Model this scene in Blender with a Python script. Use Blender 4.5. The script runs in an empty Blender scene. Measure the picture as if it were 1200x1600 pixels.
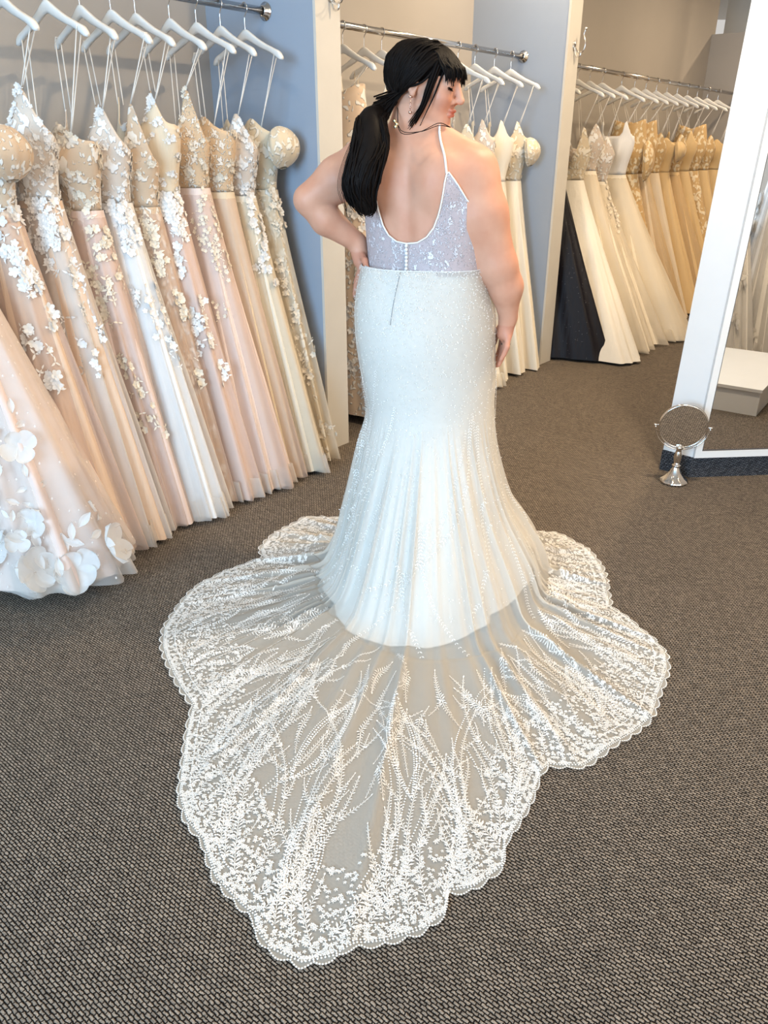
import bpy, math, random
import numpy as np
from mathutils import Vector, Matrix

random.seed(7)
rng = np.random.default_rng(7)
scene = bpy.context.scene
COL = scene.collection

# ------------------------------------------------------------------ camera
CAM_H = 1.40
PITCH = math.radians(25.21)
cam_d = bpy.data.cameras.new('camera')
cam = bpy.data.objects.new('camera', cam_d); COL.objects.link(cam)
cam_d.sensor_fit = 'VERTICAL'; cam_d.sensor_height = 32.0
cam_d.lens = 32.0 * 1200.0 / 1600.0
cam_d.clip_start = 0.02
cam.location = (0, 0, CAM_H)
cam.rotation_euler = (math.pi / 2 - PITCH, 0, 0)
scene.camera = cam

# ------------------------------------------------------------------ look
scene.view_settings.view_transform = 'Standard'
scene.view_settings.look = 'None'
scene.view_settings.gamma = 1.0
scene.view_settings.use_curve_mapping = False
scene.view_settings.exposure = 0.34
scene.cycles.transparent_max_bounces = 8
scene.cycles.max_bounces = 5
scene.cycles.diffuse_bounces = 2
scene.cycles.glossy_bounces = 3
scene.cycles.transmission_bounces = 3
scene.cycles.caustics_reflective = False
scene.cycles.caustics_refractive = False
scene.cycles.use_adaptive_sampling = True
scene.cycles.adaptive_threshold = 0.06
scene.cycles.adaptive_min_samples = 16

# ------------------------------------------------------------------ world + lights
world = bpy.data.worlds.new('world'); scene.world = world
world.use_nodes = True
bg = world.node_tree.nodes['Background']
bg.inputs['Color'].default_value = (1.0, 0.96, 0.91, 1)
bg.inputs['Strength'].default_value = 0.5


def area_light(name, loc, target, size, energy, color, size_y=None):
    ld = bpy.data.lights.new(name, 'AREA')
    ld.energy = energy; ld.color = color
    ld.shape = 'RECTANGLE' if size_y else 'DISK'
    ld.size = size
    if size_y: ld.size_y = size_y
    o = bpy.data.objects.new(name, ld); COL.objects.link(o)
    o.location = loc
    v = Vector(target) - Vector(loc)
    o.rotation_euler = v.to_track_quat('-Z', 'Y').to_euler()
    return o


area_light('window_daylight', (-2.6, -2.5, 1.9), (0.15, 2.6, 0.85), 2.6, 250, (0.40, 0.70, 1.0), 2.2)
area_light('shopfront_daylight', (2.2, -2.9, 2.0), (0.6, 2.5, 0.8), 2.6, 95, (1.0, 0.94, 0.87), 2.2)

# ------------------------------------------------------------------ rack frame: t along the rods, o out into the room
Q = np.array([-0.5088, 3.9024]); D = np.array([0.6212, 0.7837]); N = np.array([0.7837, -0.6212])
RACK_ROT = -math.atan2(0.6212, 0.7837)
ROD_Z = 1.94


def TO(t, o, z=0.0):
    p = Q + D * t + N * o
    return (float(p[0]), float(p[1]), z)


# ------------------------------------------------------------------ helpers
def lin(h):
    h = h.lstrip('#')
    c = [int(h[i:i + 2], 16) / 255 for i in (0, 2, 4)]
    return tuple((x / 12.92 if x <= 0.04045 else ((x + 0.055) / 1.055) ** 2.4) for x in c)


class MB:
    """collects vertices and faces of one mesh"""
    def __init__(self): self.V = []; self.F = []; self.n = 0
    def add(self, V, F):
        V = np.asarray(V, float).reshape(-1, 3)
        self.V.append(V)
        if isinstance(F, np.ndarray): self.F.append(F + self.n)
        else:
            for f in F: self.F.append([i + self.n for i in f])
        self.n += len(V)
    def build(self, name, mat, parent=None, smooth=True):
        V = np.concatenate(self.V) if self.V else np.zeros((0, 3))
        arrs = [f for f in self.F if isinstance(f, np.ndarray)]
        lists = [f for f in self.F if not isinstance(f, np.ndarray)]
        me = bpy.data.meshes.new(name)
        loops = []; tot = []
        for a in arrs:
            loops.append(a.reshape(-1)); tot.append(np.full(len(a), a.shape[1]))
        if lists:
            loops.append(np.array([i for f in lists for i in f])); tot.append(np.array([len(f) for f in lists]))
        L = np.concatenate(loops).astype(np.int32); T = np.concatenate(tot).astype(np.int32)
        S = np.concatenate([[0], np.cumsum(T)[:-1]]).astype(np.int32)
        me.vertices.add(len(V)); me.vertices.foreach_set('co', V.astype(np.float32).ravel())
        me.loops.add(len(L)); me.loops.foreach_set('vertex_index', L)
        me.polygons.add(len(T)); me.polygons.foreach_set('loop_start', S); me.polygons.foreach_set('loop_total', T)
        me.polygons.foreach_set('use_smooth', np.full(len(T), smooth, dtype=bool))
        me.update(calc_edges=True); me.validate()
        if mat: me.materials.append(mat)
        o = bpy.data.objects.new(name, me); COL.objects.link(o)
        if parent: o.parent = parent
        return o


def empty(name, loc=(0, 0, 0), rz=0.0, parent=None):
    o = bpy.data.objects.new(name, None); COL.objects.link(o)
    o.location = loc; o.rotation_euler = (0, 0, rz); o.empty_display_size = 0.1
    if parent: o.parent = parent
    return o


def tag(o, label=None, cat=None, group=None, kind=None):
    if label: o['label'] = label
    if cat: o['category'] = cat
    if group: o['group'] = group
    if kind: o['kind'] = kind
    return o


def copy_tree(o, parent=None):
    c = o.copy(); COL.objects.link(c); c.parent = parent
    for ch in list(o.children): copy_tree(ch, c)
    return c


def box_vf(x0, x1, y0, y1, z0, z1):
    V = [(x, y, z) for z in (z0, z1) for y in (y0, y1) for x in (x0, x1)]
    return V, [[0, 2, 3, 1], [4, 5, 7, 6], [0, 1, 5, 4], [1, 3, 7, 5], [3, 2, 6, 7], [2, 0, 4, 6]]


def prism_vf(poly, z0, z1):
    n = len(poly)
    V = [(x, y, z0) for x, y in poly] + [(x, y, z1) for x, y in poly]
    F = [list(range(n))[::-1], list(range(n, 2 * n))]
    for i in range(n):
        j = (i + 1) % n
        F.append([i, j, n + j, n + i])
    return V, F


def grid_faces(nu, nv, wrap=True):
    """vertices indexed [u*nv + v]"""
    u = np.arange(nu if wrap else nu - 1); v = np.arange(nv - 1)
    U, W = np.meshgrid(u, v, indexing='ij'); U2 = (U + 1) % nu
    return np.stack([U * nv + W, U2 * nv + W, U2 * nv + W + 1, U * nv + W + 1], -1).reshape(-1, 4)


def tube_vf(P, R, ns=8, caps=True, flat=1.0):
    P = np.asarray(P, float); n = len(P)
    R = np.broadcast_to(np.asarray(R, float), (n,))
    T = np.gradient(P, axis=0); T /= np.linalg.norm(T, axis=1)[:, None] + 1e-12
    a = np.array([0, 0, 1.0]) if abs(T[0, 2]) < 0.9 else np.array([1.0, 0, 0])
    V = []
    for i in range(n):
        a = a - T[i] * a.dot(T[i]); a /= np.linalg.norm(a) + 1e-12
        b = np.cross(T[i], a)
        ang = np.arange(ns) * 2 * math.pi / ns
        V.append(P[i] + R[i] * (np.cos(ang)[:, None] * a + flat * np.sin(ang)[:, None] * b))
    V = np.concatenate(V)
    F = []
    for i in range(n - 1):
        for k in range(ns):
            k2 = (k + 1) % ns
            F.append([i * ns + k, i * ns + k2, (i + 1) * ns + k2, (i + 1) * ns + k])
    if caps:
        F.append(list(range(ns))[::-1]); F.append(list(range((n - 1) * ns, n * ns)))
    return V, F


def lathe_vf(prof, ns=24, center=(0, 0, 0)):
    prof = np.asarray(prof, float)
    ang = np.arange(ns) * 2 * math.pi / ns
    V = np.stack([np.outer(np.cos(ang), prof[:, 0]), np.outer(np.sin(ang), prof[:, 0]),
                  np.tile(prof[:, 1], (ns, 1))], -1).reshape(-1, 3) + np.array(center)
    return V, grid_faces(ns, len(prof), True)


def spline(P, n):
    """Catmull-Rom through points"""
    P = np.asarray(P, float); m = len(P)
    Pe = np.vstack([2 * P[0] - P[1], P, 2 * P[-1] - P[-2]])
    s = np.linspace(0, m - 1 - 1e-9, n); i = s.astype(int); f = (s - i)[:, None]
    p0, p1, p2, p3 = Pe[i], Pe[i + 1], Pe[i + 2], Pe[i + 3]
    return 0.5 * (2 * p1 + (p2 - p0) * f + (2 * p0 - 5 * p1 + 4 * p2 - p3) * f ** 2 + (3 * p1 - p0 - 3 * p2 + p3) * f ** 3)


# ------------------------------------------------------------------ materials
def mat_new(name):
    m = bpy.data.materials.new(name); m.use_nodes = True
    nt = m.node_tree; nt.nodes.clear()
    out = nt.nodes.new('ShaderNodeOutputMaterial')
    return m, nt, out


def nd(nt, typ, **kw):
    n = nt.nodes.new(typ)
    for k, v in kw.items():
        if k.startswith('i_'):
            n.inputs[k[2:].replace('_', ' ')].default_value = v
        else: setattr(n, k, v)
    return n


def coords(nt, scale=(1, 1, 1), rot=(0, 0, 0)):
    tc = nd(nt, 'ShaderNodeTexCoord'); mp = nd(nt, 'ShaderNodeMapping')
    mp.inputs['Scale'].default_value = scale; mp.inputs['Rotation'].default_value = rot
    nt.links.new(tc.outputs['Object'], mp.inputs['Vector'])
    return mp.outputs['Vector']


def ramp(nt, fac, stops):
    r = nd(nt, 'ShaderNodeValToRGB'); e = r.color_ramp.elements
    while len(e) < len(stops): e.new(0.5)
    for el, (p, c) in zip(e, stops):
        el.position = p; el.color = (*c, 1) if len(c) == 3 else c
    nt.links.new(fac, r.inputs['Fac'])
    return r.outputs['Color']


def simple(name, color, rough=0.6, metal=0.0, spec=0.5, noise=0.0, nscale=8.0, bump=0.0, bscale=60.0, sheen=0.0):
    m, nt, out = mat_new(name)
    b = nd(nt, 'ShaderNodeBsdfPrincipled')
    b.inputs['Roughness'].default_value = rough; b.inputs['Metallic'].default_value = metal
    b.inputs['Specular IOR Level'].default_value = spec
    if sheen: b.inputs['Sheen Weight'].default_value = sheen
    vec = coords(nt)
    tx = nd(nt, 'ShaderNodeTexNoise'); tx.inputs['Scale'].default_value = nscale; tx.inputs['Detail'].default_value = 4
    nt.links.new(vec, tx.inputs['Vector'])
    c = np.array(color)
    col = ramp(nt, tx.outputs['Fac'], [(0.3, tuple(c * (1 - noise))), (0.7, tuple(np.minimum(c * (1 + noise), 1)))])
    nt.links.new(col, b.inputs['Base Color'])
    if bump:
        t2 = nd(nt, 'ShaderNodeTexNoise'); t2.inputs['Scale'].default_value = bscale; t2.inputs['Detail'].default_value = 3
        nt.links.new(vec, t2.inputs['Vector'])
        bp = nd(nt, 'ShaderNodeBump'); bp.inputs['Strength'].default_value = bump; bp.inputs['Distance'].default_value = 0.01
        nt.links.new(t2.outputs['Fac'], bp.inputs['Height']); nt.links.new(bp.outputs['Normal'], b.inputs['Normal'])
    nt.links.new(b.outputs['BSDF'], out.inputs['Surface'])
    return m


def cloth(name, color, rough=0.55, sheen=0.3, fold=0.25, fscale=(30, 30, 2.5), glitter=0.0):
    """satin or chiffon with fine vertical creases"""
    m, nt, out = mat_new(name)
    b = nd(nt, 'ShaderNodeBsdfPrincipled')
    b.inputs['Base Color'].default_value = (*color, 1); b.inputs['Roughness'].default_value = rough
    b.inputs['Sheen Weight'].default_value = sheen
    b.inputs['Specular IOR Level'].default_value = 0.3
    vec = coords(nt, fscale)
    tx = nd(nt, 'ShaderNodeTexNoise'); tx.inputs['Scale'].default_value = 1.0; tx.inputs['Detail'].default_value = 3
    nt.links.new(vec, tx.inputs['Vector'])
    bp = nd(nt, 'ShaderNodeBump'); bp.inputs['Strength'].default_value = fold; bp.inputs['Distance'].default_value = 0.02
    nt.links.new(tx.outputs['Fac'], bp.inputs['Height']); nt.links.new(bp.outputs['Normal'], b.inputs['Normal'])
    if glitter:
        v2 = coords(nt, (1, 1, 1))
        vo = nd(nt, 'ShaderNodeTexVoronoi'); vo.inputs['Scale'].default_value = 130
        nt.links.new(v2, vo.inputs['Vector'])
        cr = ramp(nt, vo.outputs['Distance'], [(0.0, (1, 1, 1)), (0.18, (0, 0, 0))])
        wn = nd(nt, 'ShaderNodeSeparateColor'); nt.links.new(vo.outputs['Color'], wn.inputs['Color'])
        th = nd(nt, 'ShaderNodeMath', operation='GREATER_THAN'); th.inputs[1].default_value = 1 - glitter
        nt.links.new(wn.outputs['Red'], th.inputs[0])
        mu = nd(nt, 'ShaderNodeMath', operation='MULTIPLY')
        nt.links.new(cr, mu.inputs[0]); nt.links.new(th.outputs[0], mu.inputs[1])
        mx = nd(nt, 'ShaderNodeMix', data_type='RGBA')
        mx.inputs['A'].default_value = (*color, 1); mx.inputs['B'].default_value = (0.95, 0.95, 0.97, 1)
        nt.links.new(mu.outputs[0], mx.inputs['Factor']); nt.links.new(mx.outputs['Result'], b.inputs['Base Color'])
        rr = nd(nt, 'ShaderNodeMapRange'); rr.inputs['To Min'].default_value = rough; rr.inputs['To Max'].default_value = 0.15
        nt.links.new(mu.outputs[0], rr.inputs['Value']); nt.links.new(rr.outputs['Result'], b.inputs['Roughness'])
    nt.links.new(b.outputs['BSDF'], out.inputs['Surface'])
    return m


def tulle(name, color, dens=0.45, var=0.15, dots=False):
    """sheer net: part of the light passes straight through"""
    m, nt, out = mat_new(name)
    df = nd(nt, 'ShaderNodeBsdfDiffuse'); df.inputs['Color'].default_value = (*color, 1)
    tl = nd(nt, 'ShaderNodeBsdfTranslucent'); tl.inputs['Color'].default_value = (*color, 1)
    m1 = nd(nt, 'ShaderNodeMixShader'); m1.inputs[0].default_value = 0.35
    nt.links.new(df.outputs[0], m1.inputs[1]); nt.links.new(tl.outputs[0], m1.inputs[2])
    tr = nd(nt, 'ShaderNodeBsdfTransparent')
    m2 = nd(nt, 'ShaderNodeMixShader')
    nt.links.new(tr.outputs[0], m2.inputs[1]); nt.links.new(m1.outputs[0], m2.inputs[2])
    # the net looks denser where it turns edge-on
    lw = nd(nt, 'ShaderNodeLayerWeight'); lw.inputs['Blend'].default_value = 0.35
    mr = nd(nt, 'ShaderNodeMapRange'); mr.inputs['To Min'].default_value = dens - var * .3; mr.inputs['To Max'].default_value = min(.97, dens + .35)
    nt.links.new(lw.outputs['Facing'], mr.inputs['Value'])
    fac = mr.outputs['Result']
    if dots:
        v2 = coords(nt, (42, 42, 26))
        vo = nd(nt, 'ShaderNodeTexVoronoi'); vo.inputs['Scale'].default_value = 1.0; vo.inputs['Randomness'].default_value = 0.25
        nt.links.new(v2, vo.inputs['Vector'])
        lt = nd(nt, 'ShaderNodeMath', operation='LESS_THAN'); lt.inputs[1].default_value = 0.13
        nt.links.new(vo.outputs['Distance'], lt.inputs[0])
        ad = nd(nt, 'ShaderNodeMath', operation='MAXIMUM')
        nt.links.new(fac, ad.inputs[0]); nt.links.new(lt.outputs[0], ad.inputs[1]); fac = ad.outputs[0]
    nt.links.new(fac, m2.inputs[0])
    nt.links.new(m2.outputs[0], out.inputs['Surface'])
    return m


def lace(name, thread, ground, scale=45, cover=0.5, sheer=None, relief=0.5, rough=0.6):
    """floral lace: thread-coloured scrolls over a ground cloth, or over open net when sheer is given"""
    m, nt, out = mat_new(name)
    vec = coords(nt, (1, 1, 0.75))
    ns = nd(nt, 'ShaderNodeTexNoise'); ns.inputs['Scale'].default_value = scale * 0.45; ns.inputs['Detail'].default_value = 2
    nt.links.new(vec, ns.inputs['Vector'])
    vm = nd(nt, 'ShaderNodeMix', data_type='RGBA'); vm.blend_type = 'ADD'; vm.inputs['Factor'].default_value = 0.05
    nt.links.new(vec, vm.inputs['A']); nt.links.new(ns.outputs['Color'], vm.inputs['B'])
    vo = nd(nt, 'ShaderNodeTexVoronoi'); vo.feature = 'SMOOTH_F1'; vo.inputs['Scale'].default_value = scale
    nt.links.new(vm.outputs['Result'], vo.inputs['Vector'])
    n2 = nd(nt, 'ShaderNodeTexNoise'); n2.inputs['Scale'].default_value = scale * 0.3; n2.inputs['Detail'].default_value = 3
    nt.links.new(vec, n2.inputs['Vector'])
    ad = nd(nt, 'ShaderNodeMath', operation='ADD')
    nt.links.new(vo.outputs['Distance'], ad.inputs[0]); nt.links.new(n2.outputs['Fac'], ad.inputs[1])
    f = nd(nt, 'ShaderNodeMapRange'); f.inputs['From Min'].default_value = 0.55 + 0.5 * cover
    f.inputs['From Max'].default_value = 0.45 + 0.5 * cover
    nt.links.new(ad.outputs[0], f.inputs['Value'])
    fac = f.outputs['Result']
    mx = nd(nt, 'ShaderNodeMix', data_type='RGBA')
    mx.inputs['A'].default_value = (*ground, 1); mx.inputs['B'].default_value = (*thread, 1)
    nt.links.new(fac, mx.inputs['Factor'])
    b = nd(nt, 'ShaderNodeBsdfPrincipled'); b.inputs['Roughness'].default_value = rough; b.inputs['Sheen Weight'].default_value = 0.2
    b.inputs['Specular IOR Level'].default_value = 0.3
    nt.links.new(mx.outputs['Result'], b.inputs['Base Color'])
    bp = nd(nt, 'ShaderNodeBump'); bp.inputs['Strength'].default_value = relief; bp.inputs['Distance'].default_value = 0.006
    nt.links.new(fac, bp.inputs['Height']); nt.links.new(bp.outputs['Normal'], b.inputs['Normal'])
    if sheer is None:
        nt.links.new(b.outputs['BSDF'], out.inputs['Surface'])
    else:
        tr = nd(nt, 'ShaderNodeBsdfTransparent'); ms = nd(nt, 'ShaderNodeMixShader')
        mr = nd(nt, 'ShaderNodeMapRange'); mr.inputs['To Min'].default_value = sheer; mr.inputs['To Max'].default_value = 0.97
        nt.links.new(fac, mr.inputs['Value']); nt.links.new(mr.outputs['Result'], ms.inputs[0])
        nt.links.new(tr.outputs[0], ms.inputs[1]); nt.links.new(b.outputs['BSDF'], ms.inputs[2])
        nt.links.new(ms.outputs[0], out.inputs['Surface'])
    return m


def carpet_mat():
    m, nt, out = mat_new('woven_carpet')
    b = nd(nt, 'ShaderNodeBsdfPrincipled'); b.inputs['Roughness'].default_value = 0.95; b.inputs['Specular IOR Level'].default_value = 0.1
    vec = coords(nt, (1, 1, 1), (0, 0, -RACK_ROT))
    # loops lie in staggered rows that run away from the racks
    br = nd(nt, 'ShaderNodeTexBrick'); br.offset = 0.5; br.squash = 1.0
    br.inputs['Scale'].default_value = 1.0
    br.inputs['Brick Width'].default_value = 0.0140; br.inputs['Row Height'].default_value = 0.0072
    br.inputs['Mortar Size'].default_value = 0.0020; br.inputs['Mortar Smooth'].default_value = 0.9
    br.inputs['Color1'].default_value = (*lin('#aa9d90'), 1); br.inputs['Color2'].default_value = (*lin('#8a8076'), 1)
    br.inputs['Mortar'].default_value = (*lin('#191615'), 1)
    dn = nd(nt, 'ShaderNodeTexNoise'); dn.inputs['Scale'].default_value = 130; dn.inputs['Detail'].default_value = 2
    nt.links.new(vec, dn.inputs['Vector'])
    dv = nd(nt, 'ShaderNodeVectorMath', operation='MULTIPLY_ADD'); dv.inputs[1].default_value = (.0055, .0055, 0)
    nt.links.new(dn.outputs['Color'], dv.inputs[0]); nt.links.new(vec, dv.inputs[2]); nt.links.new(dv.outputs[0], br.inputs['Vector'])
    ns = nd(nt, 'ShaderNodeTexNoise'); ns.inputs['Scale'].default_value = 420; ns.inputs['Detail'].default_value = 2
    nt.links.new(vec, ns.inputs['Vector'])
    sp = ramp(nt, ns.outputs['Fac'], [(0.36, (0.45, 0.43, 0.42)), (0.62, (1.15, 1.12, 1.08))])
    mu = nd(nt, 'ShaderNodeMix', data_type='RGBA'); mu.blend_type = 'MULTIPLY'; mu.inputs['Factor'].default_value = 0.8
    nt.links.new(br.outputs['Color'], mu.inputs['A']); nt.links.new(sp, mu.inputs['B'])
    wv = nd(nt, 'ShaderNodeTexWave'); wv.wave_type = 'BANDS'; wv.bands_direction = 'Y'; wv.inputs['Scale'].default_value = 2 * math.pi / (20 * 0.0072)
    nt.links.new(dv.outputs[0], wv.inputs['Vector'])
    rb = ramp(nt, wv.outputs['Fac'], [(0.05, (0.42, 0.40, 0.39)), (0.55, (1.0, 1.0, 1.0))])
    m3 = nd(nt, 'ShaderNodeMix', data_type='RGBA'); m3.blend_type = 'MULTIPLY'; m3.inputs['Factor'].default_value = 1.0
    nt.links.new(mu.outputs['Result'], m3.inputs['A']); nt.links.new(rb, m3.inputs['B'])
    nt.links.new(m3.outputs['Result'], b.inputs['Base Color'])
    bp = nd(nt, 'ShaderNodeBump'); bp.inputs['Strength'].default_value = 0.7; bp.inputs['Distance'].default_value = 0.004
    bp.invert = True
    nt.links.new(br.outputs['Fac'], bp.inputs['Height']); nt.links.new(bp.outputs['Normal'], b.inputs['Normal'])
    nt.links.new(b.outputs['BSDF'], out.inputs['Surface'])
    return m


M = {}
M['carpet'] = carpet_mat()
M['wall'] = simple('greige_wall_paint', lin('#b3aca5'), 0.8, noise=0.02, nscale=3, bump=0.05, bscale=300)
M['partition'] = simple('blue_grey_wall_paint', lin('#a4aebd'), 0.8, noise=0.02, nscale=3, bump=0.05, bscale=300)
M['trimwhite'] = simple('cream_edge_paint', lin('#d8d2c8'), 0.6, noise=0.02)
M['ceiling'] = simple('ceiling_paint', lin('#d9d4cc'), 0.9, noise=0.02)
M['chrome'] = simple('polished_chrome', (0.72, 0.70, 0.68), 0.16, 1.0, noise=0.03, nscale=20)
M['hanger'] = simple('white_lacquered_wood', lin('#eceae6'), 0.35, noise=0.02, nscale=30)
M['mirror'] = simple('mirror_glass', (0.93, 0.94, 0.94), 0.0, 1.0)
M['whitepaint'] = simple('white_satin_paint', lin('#eeeeee'), 0.35, noise=0.01)
M['basewrap'] = carpet_mat(); M['basewrap'].name = 'dark_woven_wrap'
for n_ in M['basewrap'].node_tree.nodes:
    if n_.type == 'TEX_BRICK':
        n_.inputs['Color1'].default_value = (*lin('#70747c'), 1); n_.inputs['Color2'].default_value = (*lin('#50545c'), 1)
        n_.inputs['Mortar'].default_value = (*lin('#0e0f12'), 1)
    if n_.type == 'MAPPING': n_.inputs['Rotation'].default_value = (math.radians(90), 0, 0.35)

# ------------------------------------------------------------------ the room
def structure(name, V, F, mat, parent=None, smooth=False):
    mb = MB(); mb.add(V, F); o = mb.build(name, mat, parent, smooth)
    if parent is None: o['kind'] = 'structure'
    return o


def to_prism(t0, t1, o0, o1, z0, z1):
    poly = [TO(t0, o0)[:2], TO(t1, o0)[:2], TO(t1, o1)[:2], TO(t0, o1)[:2]]
    return prism_vf(poly, z0, z1)


structure('floor', *box_vf(-6, 10, -4, 13, -0.05, 0), M['carpet'])
structure('ceiling', *box_vf(-6, 10, -4, 13, 3.1, 3.2), M['ceiling'])
structure('wall_back', *to_prism(-4.0, 7.05, -0.50, -0.39, 0, 3.1), M['wall'])
structure('wall_partition_near', *to_prism(0.0, 0.148, -0.39, 0.278, 0, 3.1), M['partition'])
structure('wall_partition_far', *to_prism(2.25, 2.40, -0.39, 0.292, 0, 3.1), M['partition'])
structure('trim_1', *to_prism(-0.003, 0.151, 0.278, 0.292, 0, 3.1), M['trimwhite'])
structure('trim_2', *to_prism(2.247, 2.403, 0.292, 0.306, 0, 3.1), M['trimwhite'])
structure('wall_end', *to_prism(6.95, 7.05, -0.39, 1.2, 0, 2.52), M['wall'])
structure('wall_beyond', *to_prism(8.6, 8.7, -0.8, 3.5, 0, 3.1), M['trimwhite'])
structure('wall_right', *box_vf(4.3, 4.4, -4, 9, 0, 3.1), M['wall'])

# window wall behind the viewer: piers, sill and head around two openings
wf = MB()
for a in ((-6, -4.2, 0, 3.1), (-1.0, 0.6, 0, 3.1), (3.8, 4.4, 0, 3.1), (-4.2, -1.0, 0, 0.5), (0.6, 3.8, 0, 0.5), (-4.2, -1.0, 2.95, 3.1), (0.6, 3.8, 2.95, 3.1)):
    wf.add(*box_vf(a[0], a[1], -3.3, -3.2, a[2], a[3]))
o = wf.build('wall_front', M['wall'], smooth=False); o['kind'] = 'structure'
for i, (x0, x1) in enumerate(((-4.2, -1.0), (0.6, 3.8))):
    m_ = MB()
    for a in ((x0, x0 + .05, .5, 2.95), (x1 - .05, x1, .5, 2.95), (x0, x1, .5, .55), (x0, x1, 2.9, 2.95), ((x0 + x1) / 2 - .025, (x0 + x1) / 2 + .025, .55, 2.9)):
        m_.add(*box_vf(a[0], a[1], -3.28, -3.22, a[2], a[3]))
    o = m_.build('window_%d' % (i + 1), M['whitepaint'], smooth=False); o['kind'] = 'structure'


# recessed ceiling downlights
def emit(name, color, s):
    m, nt, out = mat_new(name)
    e = nd(nt, 'ShaderNodeEmission'); e.inputs['Color'].default_value = (*color, 1); e.inputs['Strength'].default_value = s
    nt.links.new(e.outputs[0], out.inputs['Surface']); return m


M['lamp'] = emit('warm_lamp_face', (1.0, 0.80, 0.55), 12)
DOWN = [(1.35, 2.75, 44), (-0.9, 2.3, 6), (0.2, 1.2, 5), (1.9, 4.3, 30), (1.0, 5.2, 16), (2.7, 5.9, 18), (3.6, 7.6, 24), (5.6, 9.0, 50), (3.2, 1.6, 25)]
places = ['over the fitting mirror corner', 'over the crowded ball gown rack', 'over the bride train', 'between fitting mirror and far rack',
          'over the middle gown bay', 'over the black gown', 'over the golden gowns', 'beyond the end wall', 'over the white fitting platform']
for (x, y, w), pl in zip(DOWN, places):
    r = empty('ceiling_downlight', (x, y, 3.1))
    tag(r, 'round recessed warm ceiling downlight ' + pl, 'light', 'recessed ceiling downlights')
    m_ = MB(); m_.add(*lathe_vf([(0.07, 0.0), (0.09, 0.0), (0.09, -0.012), (0.07, -0.006), (0.07, 0.0)], 24)); m_.build('trim_ring', M['whitepaint'], r)
    m_ = MB(); m_.add(*lathe_vf([(0.0, -0.003), (0.068, -0.003)], 24)); m_.build('lamp_face', M['lamp'], r)
    l = area_light('downlight_glow', (x, y, 3.08), (x, y, 0), 0.13, w, (1.0, 0.78, 0.52))

# ------------------------------------------------------------------ clothes rods
def rod(label, t0, t1, flanges):
    r = empty('clothes_rod', TO((t0 + t1) / 2, 0, ROD_Z), RACK_ROT)
    tag(r, label, 'rod', 'chrome clothes rods')
    h = (t1 - t0) / 2
    m_ = MB(); m_.add(*tube_vf([(0, -h, 0), (0, h, 0)], 0.016, 20)); m_.build('tube', M['chrome'], r)
    for s in flanges:
        f = MB()
        prof = [(0.0, 0.0), (0.036, 0.0), (0.036, 0.004), (0.024, 0.007), (0.022, 0.022), (0.017, 0.024)]
        V, F = lathe_vf(prof, 24)
        V = np.stack([V[:, 0], (h - V[:, 2]) * s, V[:, 1]], -1)
        f.add(V, F); f.build('flange', M['chrome'], r)
    return r


rod('chrome clothes rod above the blush ball gowns beside the near partition', -3.4, 0.0, (1,))
rod('chrome clothes rod in the middle bay behind the person', 0.148, 2.25, (-1, 1))
rod('chrome clothes rod in the far bay over golden gowns', 2.40, 6.95, (-1, 1))

# ornate hooks on the partition edges
def wall_hook(label, t, o, z):
    r = empty('wall_hook', TO(t, o, z), RACK_ROT); tag(r, label, 'hook', 'ornate hooks on the partition edges')
    m_ = MB(); m_.add(*lathe_vf([(0, 0), (0.02, 0.0), (0.016, 0.006), (0, 0.008)], 14)); V = m_.V[0]; m_.V[0] = np.stack([V[:, 2], V[:, 0], V[:, 1] * 1.5], -1)
    m_.build('backplate', M['chrome'], r)
    m_ = MB(); m_.add(*tube_vf(spline([(0.006, 0, -0.005), (0.03, 0, -0.035), (0.062, 0, -0.03), (0.075, 0, 0.01), (0.06, 0, 0.055), (0.068, 0, 0.085)], 24), np.linspace(.005, .0035, 24), 8)); m_.build('upper_prong', M['chrome'], r)
    m_ = MB(); m_.add(*tube_vf(spline([(0.006, 0, -0.015), (0.02, 0, -0.055), (0.045, 0, -0.055), (0.05, 0, -0.03)], 16), .004, 8)); m_.build('lower_prong', M['chrome'], r)
    m_ = MB(); m_.add(*lathe_vf([(0, -.009), (.007, -.006), (.009, 0), (.007, .006), (0, .009)], 10, (0.068, 0, 0.088))); m_.build('knob', M['chrome'], r)


wall_hook('ornate chrome hook on the near partition edge above the person', 0.09, 0.292, 1.985)
wall_hook('ornate chrome hook on the far partition edge above the black gown', 2.33, 0.306, 1.985)

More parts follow.
